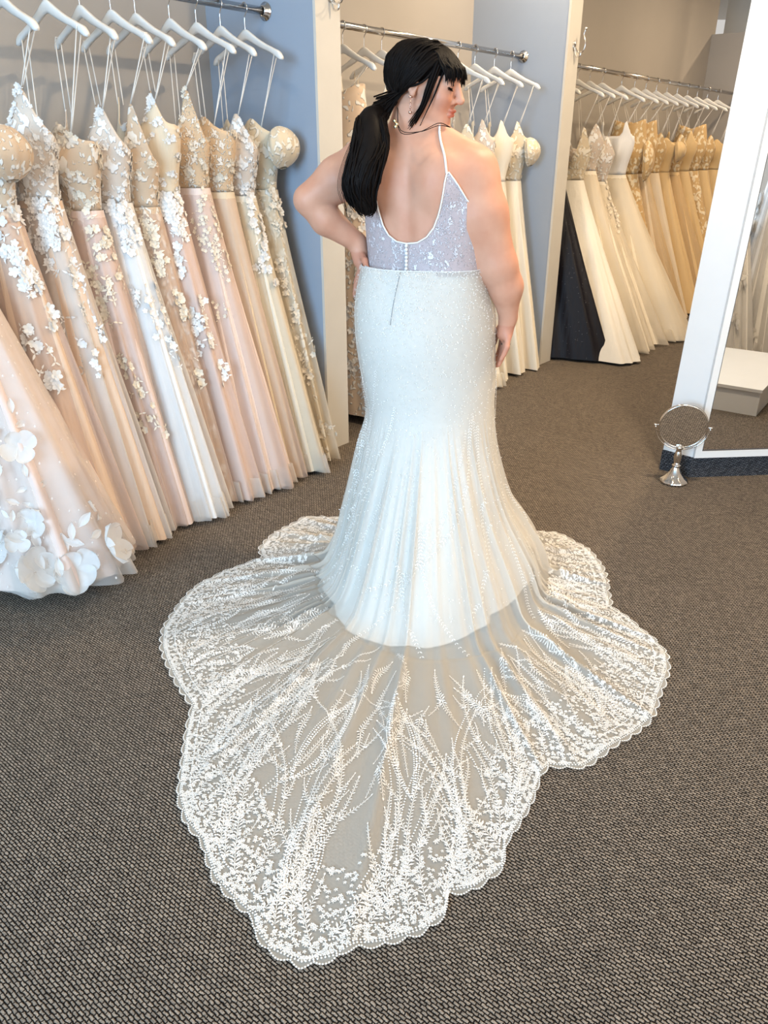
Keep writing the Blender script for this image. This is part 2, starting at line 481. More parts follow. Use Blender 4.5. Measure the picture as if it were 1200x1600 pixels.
# ------------------------------------------------------------------ hangers
def make_hanger_meshes():
    s = np.linspace(-1, 1, 61); a = np.abs(s)
    x = s * 0.215
    zc = -0.012 - 0.108 * np.clip(a - 0.05, 0, 1) ** 1.12 - 0.006 * np.sin(a * math.pi * 1.6)
    h = 0.020 - 0.0085 * np.clip(a / 0.55, 0, 1) + 0.003 * np.exp(-((a - 0.9) / 0.08) ** 2) - 0.006 * np.clip((a - 0.95) / 0.05, 0, 1)
    w = 0.0065 + 0.0045 * np.clip(a, 0, 1) - 0.004 * np.clip((a - 0.95) / 0.05, 0, 1)
    sec = [(1, .55), (.6, 1), (-.6, 1), (-1, .55), (-1, -.55), (-.6, -1), (.6, -1), (1, -.55)]
    V = np.array([[(x[i], w[i] * py, zc[i] + h[i] * pz) for py, pz in sec] for i in range(len(s))]).reshape(-1, 3)
    F = []
    for i in range(len(s) - 1):
        for k in range(8):
            k2 = (k + 1) % 8
            F.append([i * 8 + k, i * 8 + k2, (i + 1) * 8 + k2, (i + 1) * 8 + k])
    F.append(list(range(8))[::-1]); F.append(list(range(len(s) * 8 - 8, len(s) * 8)))
    b = MB(); b.add(V, F)
    p = [(0, 0, -0.005), (0, 0, 0.045), (0.006, 0, 0.06), (0.0185, 0, 0.075), (0.0175, 0, 0.091), (0.009, 0, 0.102), (-0.004, 0, 0.1035), (-0.015, 0, 0.096), (-0.019, 0, 0.083), (-0.015, 0, 0.073)]
    w_ = MB(); w_.add(*tube_vf(spline(p, 40), 0.0022, 8))
    return b, w_


_hb, _hw = make_hanger_meshes()
HANG0 = empty('hanger')
_hb.build('hanger_body', M['hanger'], HANG0); _hw.build('hook', M['chrome'], HANG0)
_hang_used = [False]
HANG_DROP = 0.085     # rod centre above the hanger neck


def hanger(label, t, group, yaw=0.0, tilt=0.0):
    r = HANG0 if not _hang_used[0] else copy_tree(HANG0)
    _hang_used[0] = True
    r.location = TO(t, 0, ROD_Z - HANG_DROP); r.rotation_euler = (0, tilt, RACK_ROT + yaw)
    tag(r, label, 'hanger', group)
    return r


# ------------------------------------------------------------------ hanging gowns
def fold_fn(ks, seed):
    g = np.random.default_rng(seed)
    ph = g.uniform(0, 6.28, len(ks)); am = g.uniform(0.6, 1.0, len(ks)); tw = g.uniform(-.6, .6, len(ks))
    def f(phi, v):
        r = 0
        for k, p, a, w in zip(ks, ph, am, tw):
            c = np.cos(k * phi + p + w * v)
            r = r + a * (np.abs(0.5 + 0.5 * c) ** 1.6 - 0.4)
        return r / len(ks)
    return f


def skirt_fn(S, grow=1.0, seed=0, amp=None):
    ff = fold_fn(S.get('ks', (7, 11, 17)), S['seed'] + seed)
    A = S['amp'] if amp is None else amp
    def f(phi, v):
        c, s = np.cos(phi), np.sin(phi)
        k = v ** S.get('pow', 1.05)
        R = np.where(c > 0, S['rp'], S['rm'])
        ax = S['wx'] + (R * grow - S['wx']) * k
        by = S['wy'] + (S['by'] * grow - S['wy']) * k
        fl = 1 + A * np.minimum(v * 1.6, 1) * ff(phi, v)
        x = np.sign(c) * np.abs(c) ** 0.85 * ax * fl
        y = np.sign(s) * np.abs(s) ** 0.85 * by * fl + S.get('dy', 0) * v
        z = S['zw'] + (S['zh'] - S['zw']) * v
        return np.stack([x, y, z], -1)
    return f


def top_height(style, phi, H):
    c, s = np.cos(phi), np.sin(phi)
    f = np.clip(-s * 1.8, 0, 1); ac = np.abs(c)
    if style == 'v':
        h = 0.20 + 0.12 * f * np.exp(-((ac - 0.74) / 0.24) ** 2) - 0.13 * f * np.exp(-(c / 0.25) ** 2) - 0.06 * np.clip(s, 0, 1)
    elif style == 'deep_v':
        h = 0.17 + 0.19 * f * np.exp(-((ac - 0.78) / 0.2) ** 2) - 0.15 * f * np.exp(-(c / 0.33) ** 2) - 0.05 * np.clip(s, 0, 1)
    elif style == 'square':
        h = 0.25 + 0.10 * f * np.exp(-((ac - 0.72) / 0.15) ** 2) - 0.03 * np.clip(s, 0, 1)
    elif style == 'high':
        h = 0.36 + 0.05 * ac
    else:
        h = 0.23 + 0.055 * f * np.exp(-((ac - 0.5) / 0.26) ** 2) - 0.05 * np.clip(s, 0, 1)
    return h * H / 0.30


def bodice_fn(S):
    H = S.get('bh', 0.30)
    def f(phi, u):
        top = top_height(S['style'], phi, H)
        h = top * u; k = np.clip(h / (0.22 * H / .3), 0, 1); k = k * k * (3 - 2 * k)
        c, s = np.cos(phi), np.sin(phi)
        ax = S['wx'] + (S.get('bx', .165) - S['wx']) * k
        by = S['wy'] + (S.get('bby', .075) - S['wy']) * k
        x = c * ax * (1 - 0.25 * np.clip((h - .24) / .2, 0, 1)); y = s * by
        fr = np.clip(-s * 1.5, 0, 1)
        y = y - fr * 0.04 * np.exp(-((np.abs(x) - 0.075) / 0.05) ** 2) * np.exp(-((h - 0.17) / 0.09) ** 2)
        return np.stack([x, y, S['zw'] + h], -1)
    return f


def surf_mesh(f, nu, nv, v0=0.0, v1=1.0):
    phi = np.arange(nu) * 2 * math.pi / nu; v = np.linspace(v0, v1, nv)
    P, Vv = np.meshgrid(phi, v, indexing='ij')
    return f(P, Vv).reshape(-1, 3), grid_faces(nu, nv, True)


def frame_at(f, phi, v):
    e = 1e-3
    p = f(phi, v); a = f(phi + e, v) - p; b = f(phi, v + e) - p
    n = np.cross(a, b); n /= np.linalg.norm(n, axis=-1, keepdims=True) + 1e-12
    c = np.stack([p[..., 0], p[..., 1], p[..., 2] * 0], -1)
    sg = np.sign((n * c).sum(-1, keepdims=True)); sg[sg == 0] = 1
    n = n * sg
    b = -b / (np.linalg.norm(b, axis=-1, keepdims=True) + 1e-12)
    return p, n, b


PETAL = np.array([(0, 0, 0), (.34, .30, .10), (.40, .72, .24), (.14, 1.0, .32), (-.14, 1.0, .32), (-.40, .72, .24), (-.34, .30, .10)])
LEAF = np.array([(0, 0, 0), (.20, .35, .08), (.20, .75, .10), (0, 1.25, .02), (-.20, .75, .10), (-.20, .35, .08)])


def blossom(mb, p, n, up, size, petals=5, rot=0.0, leaf=False):
    n = n / np.linalg.norm(n); x = np.cross(up, n); x /= np.linalg.norm(x) + 1e-12; y = np.cross(n, x)
    T = LEAF if leaf else PETAL
    for k in range(petals):
        a = rot + k * 2 * math.pi / petals
        e1 = math.cos(a) * x + math.sin(a) * y; e2 = -math.sin(a) * x + math.cos(a) * y
        V = p + size * (T[:, :1] * e1 + T[:, 1:2] * e2 + T[:, 2:3] * n) + n * 0.002
        mb.add(V, np.arange(len(T))[None])


def applique(f, items, seed):
    """items: (count, phi range, v range, size range, fade) scattered blossoms and leaves on surface f"""
    g = np.random.default_rng(seed); mb = MB()
    for cnt, (p0, p1), (v0, v1), (s0, s1), fade in items:
        u = g.random(cnt) ** fade
        v = v0 + (v1 - v0) * u; ph = g.uniform(p0, p1, cnt)
        m_c = max(1, cnt // 8); cc = g.integers(0, m_c, cnt)      # gather them into sprays
        v = np.clip(v[cc] + g.normal(size=cnt) * .022, v0, v1); ph = ph[cc] + g.normal(size=cnt) * .10
        P, Nn, B = frame_at(f, ph, v)
        for i in range(cnt):
            s = g.uniform(s0, s1)
            if g.random() < 0.55: blossom(mb, P[i], Nn[i], B[i], s, 5, g.uniform(0, 6))
            else: blossom(mb, P[i], Nn[i], B[i], s * 1.1, g.integers(2, 4), g.uniform(0, 6), True)
    return mb


def ribbon(mb, p0, p1, sag=0.0, w=0.0025):
    p0 = np.array(p0, float); p1 = np.array(p1, float)
    s = np.linspace(0, 1, 6)[:, None]
    P = p0 + (p1 - p0) * s; P[:, 1] += sag * np.sin(s[:, 0] * math.pi)
    mb.add(*tube_vf(P, w, 6))


def gown(label, t, S, group, hang=True, loc=None, rot=None, hang_label=None, cat='gown'):
    S = dict(dict(wx=.12, wy=.065, zw=1.22, zh=.02, rp=.46, rm=.33, by=.11, amp=.22, seed=int(abs(t) * 1000) + 3, style='v'), **S)
    root = empty('wedding_gown', loc or TO(t, 0, 0), RACK_ROT if rot is None else rot)
    tag(root, label, cat, group)
    det = S.get('detail', 1.0)
    sk = skirt_fn(S)
    m_ = MB(); m_.add(*surf_mesh(sk, int(120 * det), int(30 * det))); m_.build('skirt', S['skirt_mat'], root)
    bf = bodice_fn(S)
    m_ = MB(); m_.add(*surf_mesh(bf, int(64 * det), 14)); bo = m_.build('bodice', S['bodice_mat'], root)
    so = bo.modifiers.new('thick', 'SOLIDIFY'); so.thickness = 0.004
    if S.get('over_mat'):
        for L in range(S.get('layers', 1)):
            of = skirt_fn(S, 1.05 + 0.05 * L, seed=17 + L, amp=S['amp'] * 1.25)
            m_ = MB(); m_.add(*surf_mesh(of, int(150 * det), int(30 * det), 0.02, 1.0)); m_.build('tulle_overlay', S['over_mat'], root)
        top = of
    else: top = sk
    if S.get('ruffle_mat'):
        rs = dict(S); rs['ks'] = (9, 14, 22); rf = skirt_fn(rs, 1.04, seed=5, amp=.26)
        m_ = MB(); m_.add(*surf_mesh(rf, 200, 5, .93, 1.0)); m_.build('hem_ruffle', S['ruffle_mat'], root)
    if S.get('flowers'):
        ap = applique(bf, S['flowers'], S['seed'] + 1)
        if ap.n: tag(ap.build('lace_applique', S['flower_mat'], root, smooth=False), kind='stuff')
    if S.get('cascade'):
        ap = applique(top, S['cascade'], S['seed'] + 2)
        if ap.n: tag(ap.build('skirt_applique', S.get('cascade_mat', S['flower_mat']), root, smooth=False), kind='stuff')
    # waist band
    ph = np.arange(64) * 2 * math.pi / 64
    if S.get('band'):
        w = bf(ph, np.full(64, 0.03)); m_ = MB(); m_.add(*tube_vf(np.vstack([w, w[:1]]), .004, 6, False)); m_.build('waist_seam', S['bodice_mat'], root)
    # loops to the hanger
    if hang:
        zt = ROD_Z - HANG_DROP - 0.094
        for sg in (1, -1):
            pk = math.acos(.8) if S['style'] in ('v', 'deep_v', 'square') else math.acos(.75)
            pa = -pk if sg > 0 else -(math.pi - pk)
            a = bf(np.array([pa]), np.array([1.0]))[0]
            b_ = a + np.array([-sg * .018, .012, -.004])
            m_ = MB()
            hx = sg * S.get('hx', .175)
            ribbon(m_, a, (hx, -0.010, zt), 0, S.get('strap_w', .0022))
            ribbon(m_, b_, (hx - sg * .004, 0.010, zt), 0, S.get('strap_w', .0022))
            m_.add(*tube_vf([(hx, -.010, zt), (hx, -.006, zt + .016), (hx - sg * .003, .006, zt + .016), (hx - sg * .004, .010, zt)], .0022, 6))
            m_.build('hanger_loop', S.get('strap_mat', S['bodice_mat']), root)
    if S.get('sleeve'):
        for sg in ((1, -1) if S['sleeve'] == 2 else (1,)):
            th = np.linspace(0, 2 * math.pi, 41)[:-1]; w = np.linspace(0, 1, 15)
            TH, W = np.meshgrid(th, w, indexing='ij')
            rr = (.022 + S.get('sl_r', .055) * np.sin(np.clip(W * 1.02, 0, 1) * math.pi) ** .6 + .012 * W * (1 - W)) * (1 + .05 * np.cos(9 * TH))
            L = S.get('sl_l', .16)
            # axis runs out and down from the bodice side
            x = sg * (.165 + .035 * np.sin(W * math.pi * .8)) + rr * np.cos(TH) * .5
            y = rr * np.sin(TH)
            z = S['zw'] + S.get('sl_z', .25) - L * W + rr * np.cos(TH) * .25 * sg
            m_ = MB(); m_.add(np.stack([x, y, z], -1).reshape(-1, 3), grid_faces(40, 15, True)); so = m_.build('sleeve', S['bodice_mat'], root)
    if hang_label: hanger(hang_label, t, group.replace('gowns', 'hangers'), S.get('yaw', random.uniform(-.08, .08)))
    return root, top, bf, S


C_BLUSH = lin('#e8d0c4'); C_PEACH = lin('#e6c8ae'); C_CHAMP = lin('#e4d0b4'); C_IVORY = lin('#eee3d0'); C_WHITE = lin('#f1eeec')
C_GOLD = lin('#dcbb88'); C_NUDE = lin('#d9bfa3'); C_BEIGE = lin('#d9c3a8')
W_ = lin('#f6f3f0')
M['s_blush'] = cloth('blush_satin', C_BLUSH); M['s_peach'] = cloth('peach_satin', C_PEACH); M['s_champ'] = cloth('champagne_satin', C_CHAMP)
M['s_ivory'] = cloth('ivory_satin', C_IVORY); M['s_white'] = cloth('white_satin', C_WHITE); M['s_gold'] = cloth('golden_satin', C_GOLD)
M['s_glit'] = cloth('blush_glitter_tulle', lin('#ead6cc'), glitter=.25)
M['t_blush'] = tulle('blush_tulle', lin('#f0dcd2'), .42); M['t_white'] = tulle('white_tulle', lin('#f7f5f4'), .48)
M['t_dots'] = tulle('dotted_tulle', lin('#f6efe9'), .38, dots=True); M['t_ivory'] = tulle('ivory_tulle', lin('#f3e8d6'), .45)
M['t_champ'] = tulle('champagne_tulle', lin('#ead0a8'), .45)
M['ruffle'] = tulle('hem_ruffle_tulle', lin('#efe6dd'), .5)
M['l_white'] = lace('white_floral_lace', W_, lin('#d9c9ba'), 58, .72, relief=.7); M['l_beige'] = lace('beige_floral_lace', lin('#f0e6da'), lin('#d2b79b'), 60, .68, relief=.7)
M['l_ivory'] = lace('ivory_lace', lin('#f4ecde'), lin('#dccbb0'), 56, .70, relief=.7); M['l_champ'] = lace('champagne_lace', lin('#efdcba'), lin('#cfab78'), 40, .66)
M['l_bold'] = lace('bold_white_lace_on_nude', lin('#f6f1ea'), lin('#e2c8ae'), 48, .6, relief=.8)
M['l_pearl'] = lace('pearl_beaded_nude_tulle', lin('#f4e9dc'), lin('#d8b996'), 95, .62, relief=.9)
M['fl_white'] = simple('white_embroidery_petals', lin('#eee9e4'), .65, noise=.03, nscale=60)
M['fl_ivory'] = simple('ivory_embroidery_petals', lin('#ebdfcd'), .65, noise=.03, nscale=60)
M['satin_ribbon'] = simple('white_satin_ribbon', lin('#ece6de'), .35, noise=.03)
M['petal'] = tulle('organza_petal', lin('#fbf8f5'), .82, .08)

FRONT = (-3.1, 0.35)      # room side and viewer side of a gown
def fl(n, v=(0.05, 1.0), s=(.006, .011)): return [(int(n * 5), (-math.pi, math.pi), v, s, 1.0)]
def cas(n, v1, s=(.010, .018), ph=(-1.9, 0.3), fade=1.5, v0=0.0): return [(int(n * 1.7), ph, (v0, v1), s, fade)]

G1 = 'gowns on the near rack'
gown('blush dotted tulle ball gown with large organza flowers at hem, nearest left edge', -1.60, dict(style='strapless', skirt_mat=M['s_blush'], bodice_mat=M['l_beige'], over_mat=M['t_dots'], ruffle_mat=M['ruffle'], rp=.62, rm=.34, by=.30, dy=.05, amp=.2, wx=.14, strap_mat=M['satin_ribbon'], seed=11, zh=.06), G1)
G_FLOWER = bpy.data.objects['wedding_gown']
gown('blush gown with beige lace strapless bodice and white flower cascade', -1.36, dict(style='strapless', skirt_mat=M['s_peach'], bodice_mat=M['l_beige'], over_mat=M['t_blush'], rp=.47, rm=.33, by=.17, amp=.2, wx=.135, bx=.19, sleeve=2, sl_r=.05, flowers=fl(60), cascade=cas(150, .6, (.012, .021)), flower_mat=M['fl_white'], strap_mat=M['satin_ribbon'], seed=21, zh=.02), G1, hang_label='white wooden hanger of the strapless beige lace gown, leftmost in the near rack')
gown('peach gown with white floral bodice hung on thin straps', -1.19, dict(style='v', skirt_mat=M['s_peach'], bodice_mat=M['l_white'], over_mat=M['t_white'], ruffle_mat=M['ruffle'], rp=.46, rm=.33, by=.15, amp=.2, flowers=fl(150), cascade=cas(170, .5), flower_mat=M['fl_white'], strap_mat=M['satin_ribbon'], seed=31, zw=1.24, bh=.33), G1, hang_label='white wooden hanger holding the peach gown with white floral bodice')
gown('beige lace gown with sheer panels behind the peach gown', -1.03, dict(style='strapless', skirt_mat=M['s_blush'], bodice_mat=M['l_beige'], over_mat=M['t_blush'], rp=.43, rm=.33, by=.12, amp=.22, flowers=fl(70), cascade=cas(110, .7), flower_mat=M['fl_ivory'], strap_mat=M['satin_ribbon'], seed=41, zw=1.2), G1, hang_label='white wooden hanger holding the beige lace gown with sheer panels')
gown('white tulle gown with leafy lace cups and flower sprays', -0.90, dict(style='v', skirt_mat=M['s_white'], bodice_mat=M['l_white'], over_mat=M['t_white'], ruffle_mat=M['ruffle'], rp=.47, rm=.33, by=.15, amp=.2, flowers=fl(120), cascade=cas(120, .5), flower_mat=M['fl_white'], strap_mat=M['satin_ribbon'], seed=51, zw=1.22), G1, hang_label='white wooden hanger holding the white leafy lace gown')
gown('nude lace gown with deep plunging neckline and long straps', -0.775, dict(style='deep_v', skirt_mat=M['l_beige'], bodice_mat=M['l_beige'], over_mat=M['t_blush'], rp=.41, rm=.33, by=.10, amp=.22, flowers=fl(40), cascade=cas(90, .8), flower_mat=M['fl_ivory'], strap_mat=M['satin_ribbon'], seed=61, zw=1.2, hx=.19), G1, hang_label='white wooden hanger holding the plunging nude lace gown')
gown('champagne gown with white flower trail and blush skirt', -0.67, dict(style='square', skirt_mat=M['s_blush'], bodice_mat=M['s_champ'], over_mat=M['t_blush'], ruffle_mat=M['ruffle'], rp=.45, rm=.33, by=.13, amp=.2, flowers=fl(50), cascade=cas(120, .6, ph=(-.7, .2)), flower_mat=M['fl_white'], strap_mat=M['satin_ribbon'], seed=71, zw=1.24), G1, hang_label='white wooden hanger holding the champagne gown with flower trail')
gown('pearl beaded champagne gown with glittering blush skirt', -0.515, dict(style='deep_v', skirt_mat=M['s_glit'], bodice_mat=M['l_pearl'], over_mat=M['t_blush'], ruffle_mat=M['ruffle'], rp=.47, rm=.33, by=.16, amp=.2, flowers=fl(80, s=(.006, .01)), cascade=cas(90, .45, (.006, .01), ph=(-.9, .2)), flower_mat=M['fl_ivory'], strap_mat=M['satin_ribbon'], seed=81, zw=1.26), G1, hang_label='white wooden hanger holding the pearl beaded champagne gown')
gown('slim champagne satin gown with narrow beaded straps', -0.385, dict(style='strapless', skirt_mat=M['s_champ'], bodice_mat=M['l_pearl'], over_mat=M['t_blush'], rp=.44, rm=.33, by=.11, amp=.2, flowers=fl(40, s=(.008, .013)), flower_mat=M['fl_ivory'], strap_mat=M['satin_ribbon'], seed=91, zw=1.24), G1, hang_label='white wooden hanger holding the slim champagne satin gown')
gown('ivory gown with scrolled white lace bodice', -0.26, dict(style='v', skirt_mat=M['s_ivory'], bodice_mat=M['l_white'], over_mat=M['t_ivory'], ruffle_mat=M['ruffle'], rp=.46, rm=.33, by=.13, amp=.2, flowers=fl(110), cascade=cas(70, .3), flower_mat=M['fl_white'], strap_mat=M['satin_ribbon'], seed=101, zw=1.22), G1, hang_label='white wooden hanger holding the scrolled ivory lace gown, second from near partition')
gown('ivory lace gown with puffed off-shoulder sleeve beside the near partition', -0.125, dict(style='strapless', skirt_mat=M['l_ivory'], bodice_mat=M['l_ivory'], over_mat=M['t_ivory'], rp=.40, rm=.33, by=.09, amp=.2, sleeve=2, sl_r=.06, sl_b=.04, cascade=cas(120, .9), flower_mat=M['fl_ivory'], strap_mat=M['satin_ribbon'], seed=111, zw=1.24), G1, hang_label='white wooden hanger of the puff sleeved ivory gown, closest to near partition')

G2 = 'gowns on the middle rack'
gown('nude sheath gown with bold white floral lace beside the near partition edge', 0.50, dict(style='high', skirt_mat=M['l_bold'], bodice_mat=M['l_bold'], rp=.34, rm=.28, by=.10, amp=.18, seed=201, zw=1.2, bh=.36, hx=.15, cascade=cas(150, 1.0, (.010, .02)), flower_mat=M['fl_white'], strap_mat=M['satin_ribbon'], zh=.05), G2, hang_label='white wooden hanger of the bold lace sheath gown, middle rack')
gown('ivory gown with wide white straps behind the bold lace sheath', 0.66, dict(style='v', skirt_mat=M['s_ivory'], bodice_mat=M['s_ivory'], rp=.32, rm=.3, by=.09, seed=211, strap_w=.006), G2, hang_label='white wooden hanger behind the person, left of the ponytail')
gown('plain ivory gown half hidden by the ponytail', 0.80, dict(style='strapless', skirt_mat=M['s_ivory'], bodice_mat=M['l_ivory'], rp=.32, rm=.3, by=.08, seed=221), G2, hang_label='white wooden hanger partly hidden by the dark hair')
gown('ivory gown with ruched bodice just past the person shoulder', 1.50, dict(style='v', skirt_mat=M['s_ivory'], bodice_mat=M['l_ivory'], rp=.40, rm=.33, by=.12, seed=231, ruffle_mat=M['t_ivory'], strap_mat=M['satin_ribbon'], zh=.02), G2, hang_label='white wooden hanger close to the person face')
gown('white lace gown with thin straps, third from the far partition', 1.68, dict(style='square', skirt_mat=M['s_ivory'], bodice_mat=M['l_white'], rp=.36, rm=.33, by=.10, seed=241, strap_mat=M['satin_ribbon'], flowers=fl(60), flower_mat=M['fl_ivory']), G2, hang_label='white wooden hanger third from the far partition, middle rack')
gown('ivory satin gown with draped bodice, second from the far partition', 1.90, dict(style='square', skirt_mat=M['s_ivory'], bodice_mat=M['s_ivory'], rp=.36, rm=.33, by=.10, seed=251, strap_mat=M['satin_ribbon'], amp=.3), G2, hang_label='white wooden hanger second from the far partition, middle rack')
gown('ivory gown with ruffled off-shoulder neckline against the far partition', 2.10, dict(style='square', skirt_mat=M['s_ivory'], bodice_mat=M['l_ivory'], rp=.37, rm=.33, by=.10, seed=261, strap_mat=M['satin_ribbon'], sleeve=1, sl_r=.05, flowers=fl(50), flower_mat=M['fl_ivory'], zh=.01), G2, hang_label='white wooden hanger closest to the far partition, middle rack')

G3 = 'gowns on the far rack'
M['black'] = cloth('black_sequin_cloth', (0.004, 0.003, 0.007), .5, .0, glitter=.06)
gown('black sequin evening gown hanging beside the far partition', 2.66, dict(style='strapless', skirt_mat=M['black'], bodice_mat=M['black'], rp=.66, rm=.33, by=.20, dy=-.04, amp=.16, seed=301, zw=1.3), G3, hang_label='white wooden hanger of the black sequin gown')
far = [
    (3.05, 'white sequin gown with plunging neckline next to the black gown', dict(style='deep_v', skirt_mat=cloth('white_sequin_cloth', lin('#efe8dc'), .45, glitter=.15), bodice_mat=M['l_ivory'], rp=.86, rm=.33, by=.22, dy=-.36, amp=.2, zw=1.2)),
    (3.25, 'ivory gown with beaded straps, second white gown past the black one', dict(style='v', skirt_mat=M['s_ivory'], bodice_mat=M['l_white'], over_mat=M['t_ivory'], rp=.76, rm=.33, by=.18, dy=-.2, zw=1.26)),
    (3.47, 'white lace gown with thin straps, third past the black gown', dict(style='v', skirt_mat=M['s_ivory'], bodice_mat=M['l_white'], over_mat=M['t_ivory'], rp=.74, rm=.33, by=.18, dy=-.18, zw=1.18, cascade=cas(60, .6), flower_mat=M['fl_ivory'])),
    (3.83, 'ivory tulle ball gown with smooth pointed bodice', dict(style='square', skirt_mat=M['s_ivory'], bodice_mat=M['s_white'], over_mat=M['t_ivory'], rp=.86, rm=.33, by=.30, dy=-.15, amp=.15, ruffle_mat=M['t_ivory'], bh=.34)),
    (4.09, 'champagne lace gown with sheer long sleeves', dict(style='high', skirt_mat=M['l_champ'], bodice_mat=M['l_champ'], rp=.52, rm=.33, by=.14, sleeve=2, sl_l=.3)),
    (4.33, 'pale champagne lace gown with sheer neckline', dict(style='high', skirt_mat=M['s_champ'], bodice_mat=M['l_champ'], over_mat=M['t_champ'], rp=.60, rm=.33, by=.15)),
    (4.57, 'champagne satin gown with lace straps midway along the far rack', dict(style='v', skirt_mat=M['s_champ'], bodice_mat=M['l_champ'], rp=.56, rm=.33, by=.14)),
    (4.82, 'golden satin gown with bow bodice', dict(style='strapless', skirt_mat=M['s_gold'], bodice_mat=M['s_gold'], rp=.58, rm=.33, by=.14, sleeve=1)),
    (5.08, 'golden tulle gown with narrow waist', dict(style='v', skirt_mat=M['s_gold'], bodice_mat=M['l_champ'], over_mat=M['t_champ'], rp=.60, rm=.33, by=.15)),
    (5.35, 'golden gown with ruffled bodice next to the narrow waisted one', dict(style='square', skirt_mat=M['s_gold'], bodice_mat=M['s_gold'], rp=.58, rm=.33, by=.14, amp=.3)),
    (5.62, 'golden lace gown third from the mirror edge', dict(style='high', skirt_mat=M['l_champ'], bodice_mat=M['l_champ'], rp=.58, rm=.33, by=.14)),
    (5.92, 'deep golden satin gown second from the mirror edge', dict(style='v', skirt_mat=M['s_gold'], bodice_mat=M['l_champ'], rp=.58, rm=.33, by=.14)),
    (6.25, 'deep golden gown half hidden by the fitting mirror', dict(style='strapless', skirt_mat=M['s_gold'], bodice_mat=M['s_gold'], rp=.58, rm=.33, by=.14)),
]
ordn = ['second', 'third', 'fourth', 'fifth', 'sixth', 'seventh', 'eighth', 'ninth', 'tenth', 'eleventh', 'twelfth', 'thirteenth', 'fourteenth']
for i, (t, lb, S) in enumerate(far):
    S.setdefault('strap_mat', M['satin_ribbon']); S['detail'] = .7; S['seed'] = 310 + 7 * i
    gown(lb, t, S, G3, hang_label='white wooden hanger, %s from the far partition on the far rack' % ordn[i])

# large organza flowers on the nearest gown
def big_flower(mat, size, petals, seed):
    g = np.random.default_rng(seed); mb = MB()
    for k in range(petals):
        a = k * 2 * math.pi / petals + g.uniform(-.2, .2)
        u = np.linspace(-1, 1, 7); v = np.sin(np.linspace(0, 1, 9) * math.pi / 2)
        U, Vv = np.meshgrid(u, v, indexing='ij')
        wd = .52 * np.sqrt(np.clip(1 - (2 * Vv ** 1.4 - 1) ** 2, 0, 1)) + .015
        x = U * wd; y = Vv; z = .35 * Vv ** 2 + .25 * U ** 2 * Vv + .06 * np.sin(U * 5 + k) * Vv
        P = np.stack([x, y, z], -1).reshape(-1, 3) * size * g.uniform(.85, 1.15)
        c, s = math.cos(a), math.sin(a)
        mb.add(np.stack([P[:, 0] * c - P[:, 1] * s, P[:, 0] * s + P[:, 1] * c, P[:, 2]], -1), grid_faces(7, 9, False))
    return mb


def place_on(root, f, phi, v, mb, name, mat, rot=0.0):
    P, Nn, B = frame_at(f, np.array([phi]), np.array([v]))
    p, n, b = P[0], Nn[0], B[0]
    x = np.cross(b, n); x /= np.linalg.norm(x); y = np.cross(n, x)
    c, s = math.cos(rot), math.sin(rot)
    R = np.stack([c * x + s * y, -s * x + c * y, n], 1)
    V = np.concatenate(mb.V) @ R.T + p + n * .006
    m2 = MB(); m2.V = [V]; m2.F = mb.F; m2.n = len(V)
    return m2.build(name, mat, root)


_fs = skirt_fn(dict(wx=.14, wy=.065, zw=1.22, zh=.06, rp=.62, rm=.34, by=.30, amp=.25, seed=11, dy=.05), 1.05, seed=17)
for i, (ph, v, s, pt) in enumerate([(-.55, .93, .075, 5), (-.95, .88, .085, 6), (-1.3, .95, .08, 5), (-.15, .95, .075, 5), (-.35, .80, .05, 4), (-.28, .60, .055, 4), (-.75, .72, .05, 4), (-1.15, .78, .06, 5), (.1, .90, .07, 5), (-.62, .84, .045, 4)]):
    place_on(G_FLOWER, _fs, ph, v, big_flower(M['petal'], s, pt, 70 + i), 'organza_flower', M['petal'], i * 1.3)
    for k in range(4):
        lf = MB(); U, Vv = np.meshgrid(np.linspace(-1, 1, 5), np.linspace(0, 1, 7), indexing='ij')
        lf.add(np.stack([U * .2 * np.sin(Vv * math.pi) + .02 * U, Vv, .15 * np.abs(U) + .1 * Vv], -1).reshape(-1, 3) * s * .9, grid_faces(5, 7, False))
        place_on(G_FLOWER, _fs, ph + .14 * math.cos(k * 1.7 + i), v - .05 - .035 * (k % 3), lf, 'organza_leaf', M['petal'], k * 1.1 + i)

# ------------------------------------------------------------------ fitting mirror
MN = np.array([0.0818, -0.9966]); MD = np.array([0.9966, 0.0818])
mroot = empty('fitting_mirror', (1.441, 3.357, 0)); tag(mroot, 'tall white framed fitting mirror on a dark woven plinth', 'mirror')
def mloc(s, d): # along the face, behind the face
    p = MD * s - MN * d; return (float(p[0]), float(p[1]))
LE = (-0.105, 0.105)
poly = [LE, (0, 0), mloc(1.05, 0), mloc(1.05 + .1, .12), mloc(1.15, .3), (0.06, .36)]
m_ = MB(); m_.add(*prism_vf(poly, 0.0, 0.10)); m_.build('plinth', M['basewrap'], mroot, False)
poly2 = [(x * .97 + .003, y + .006) for x, y in poly]
def lean(V, k=.03):
    V = np.array(V, float); V[:, 0] += (V[:, 2] - .1) * k; return V
V, F = prism_vf(poly2, 0.10, 2.35); m_ = MB(); m_.add(lean(V), F); m_.build('casing', M['whitepaint'], mroot, False)
s0, s1, z0, z1 = .035, 1.0, .135, 2.3
def face_box(a, b, c, d, d0, d1):
    q = [mloc(a, d1), mloc(b, d1), mloc(b, d0), mloc(a, d0)]
    return prism_vf(q, c, d)
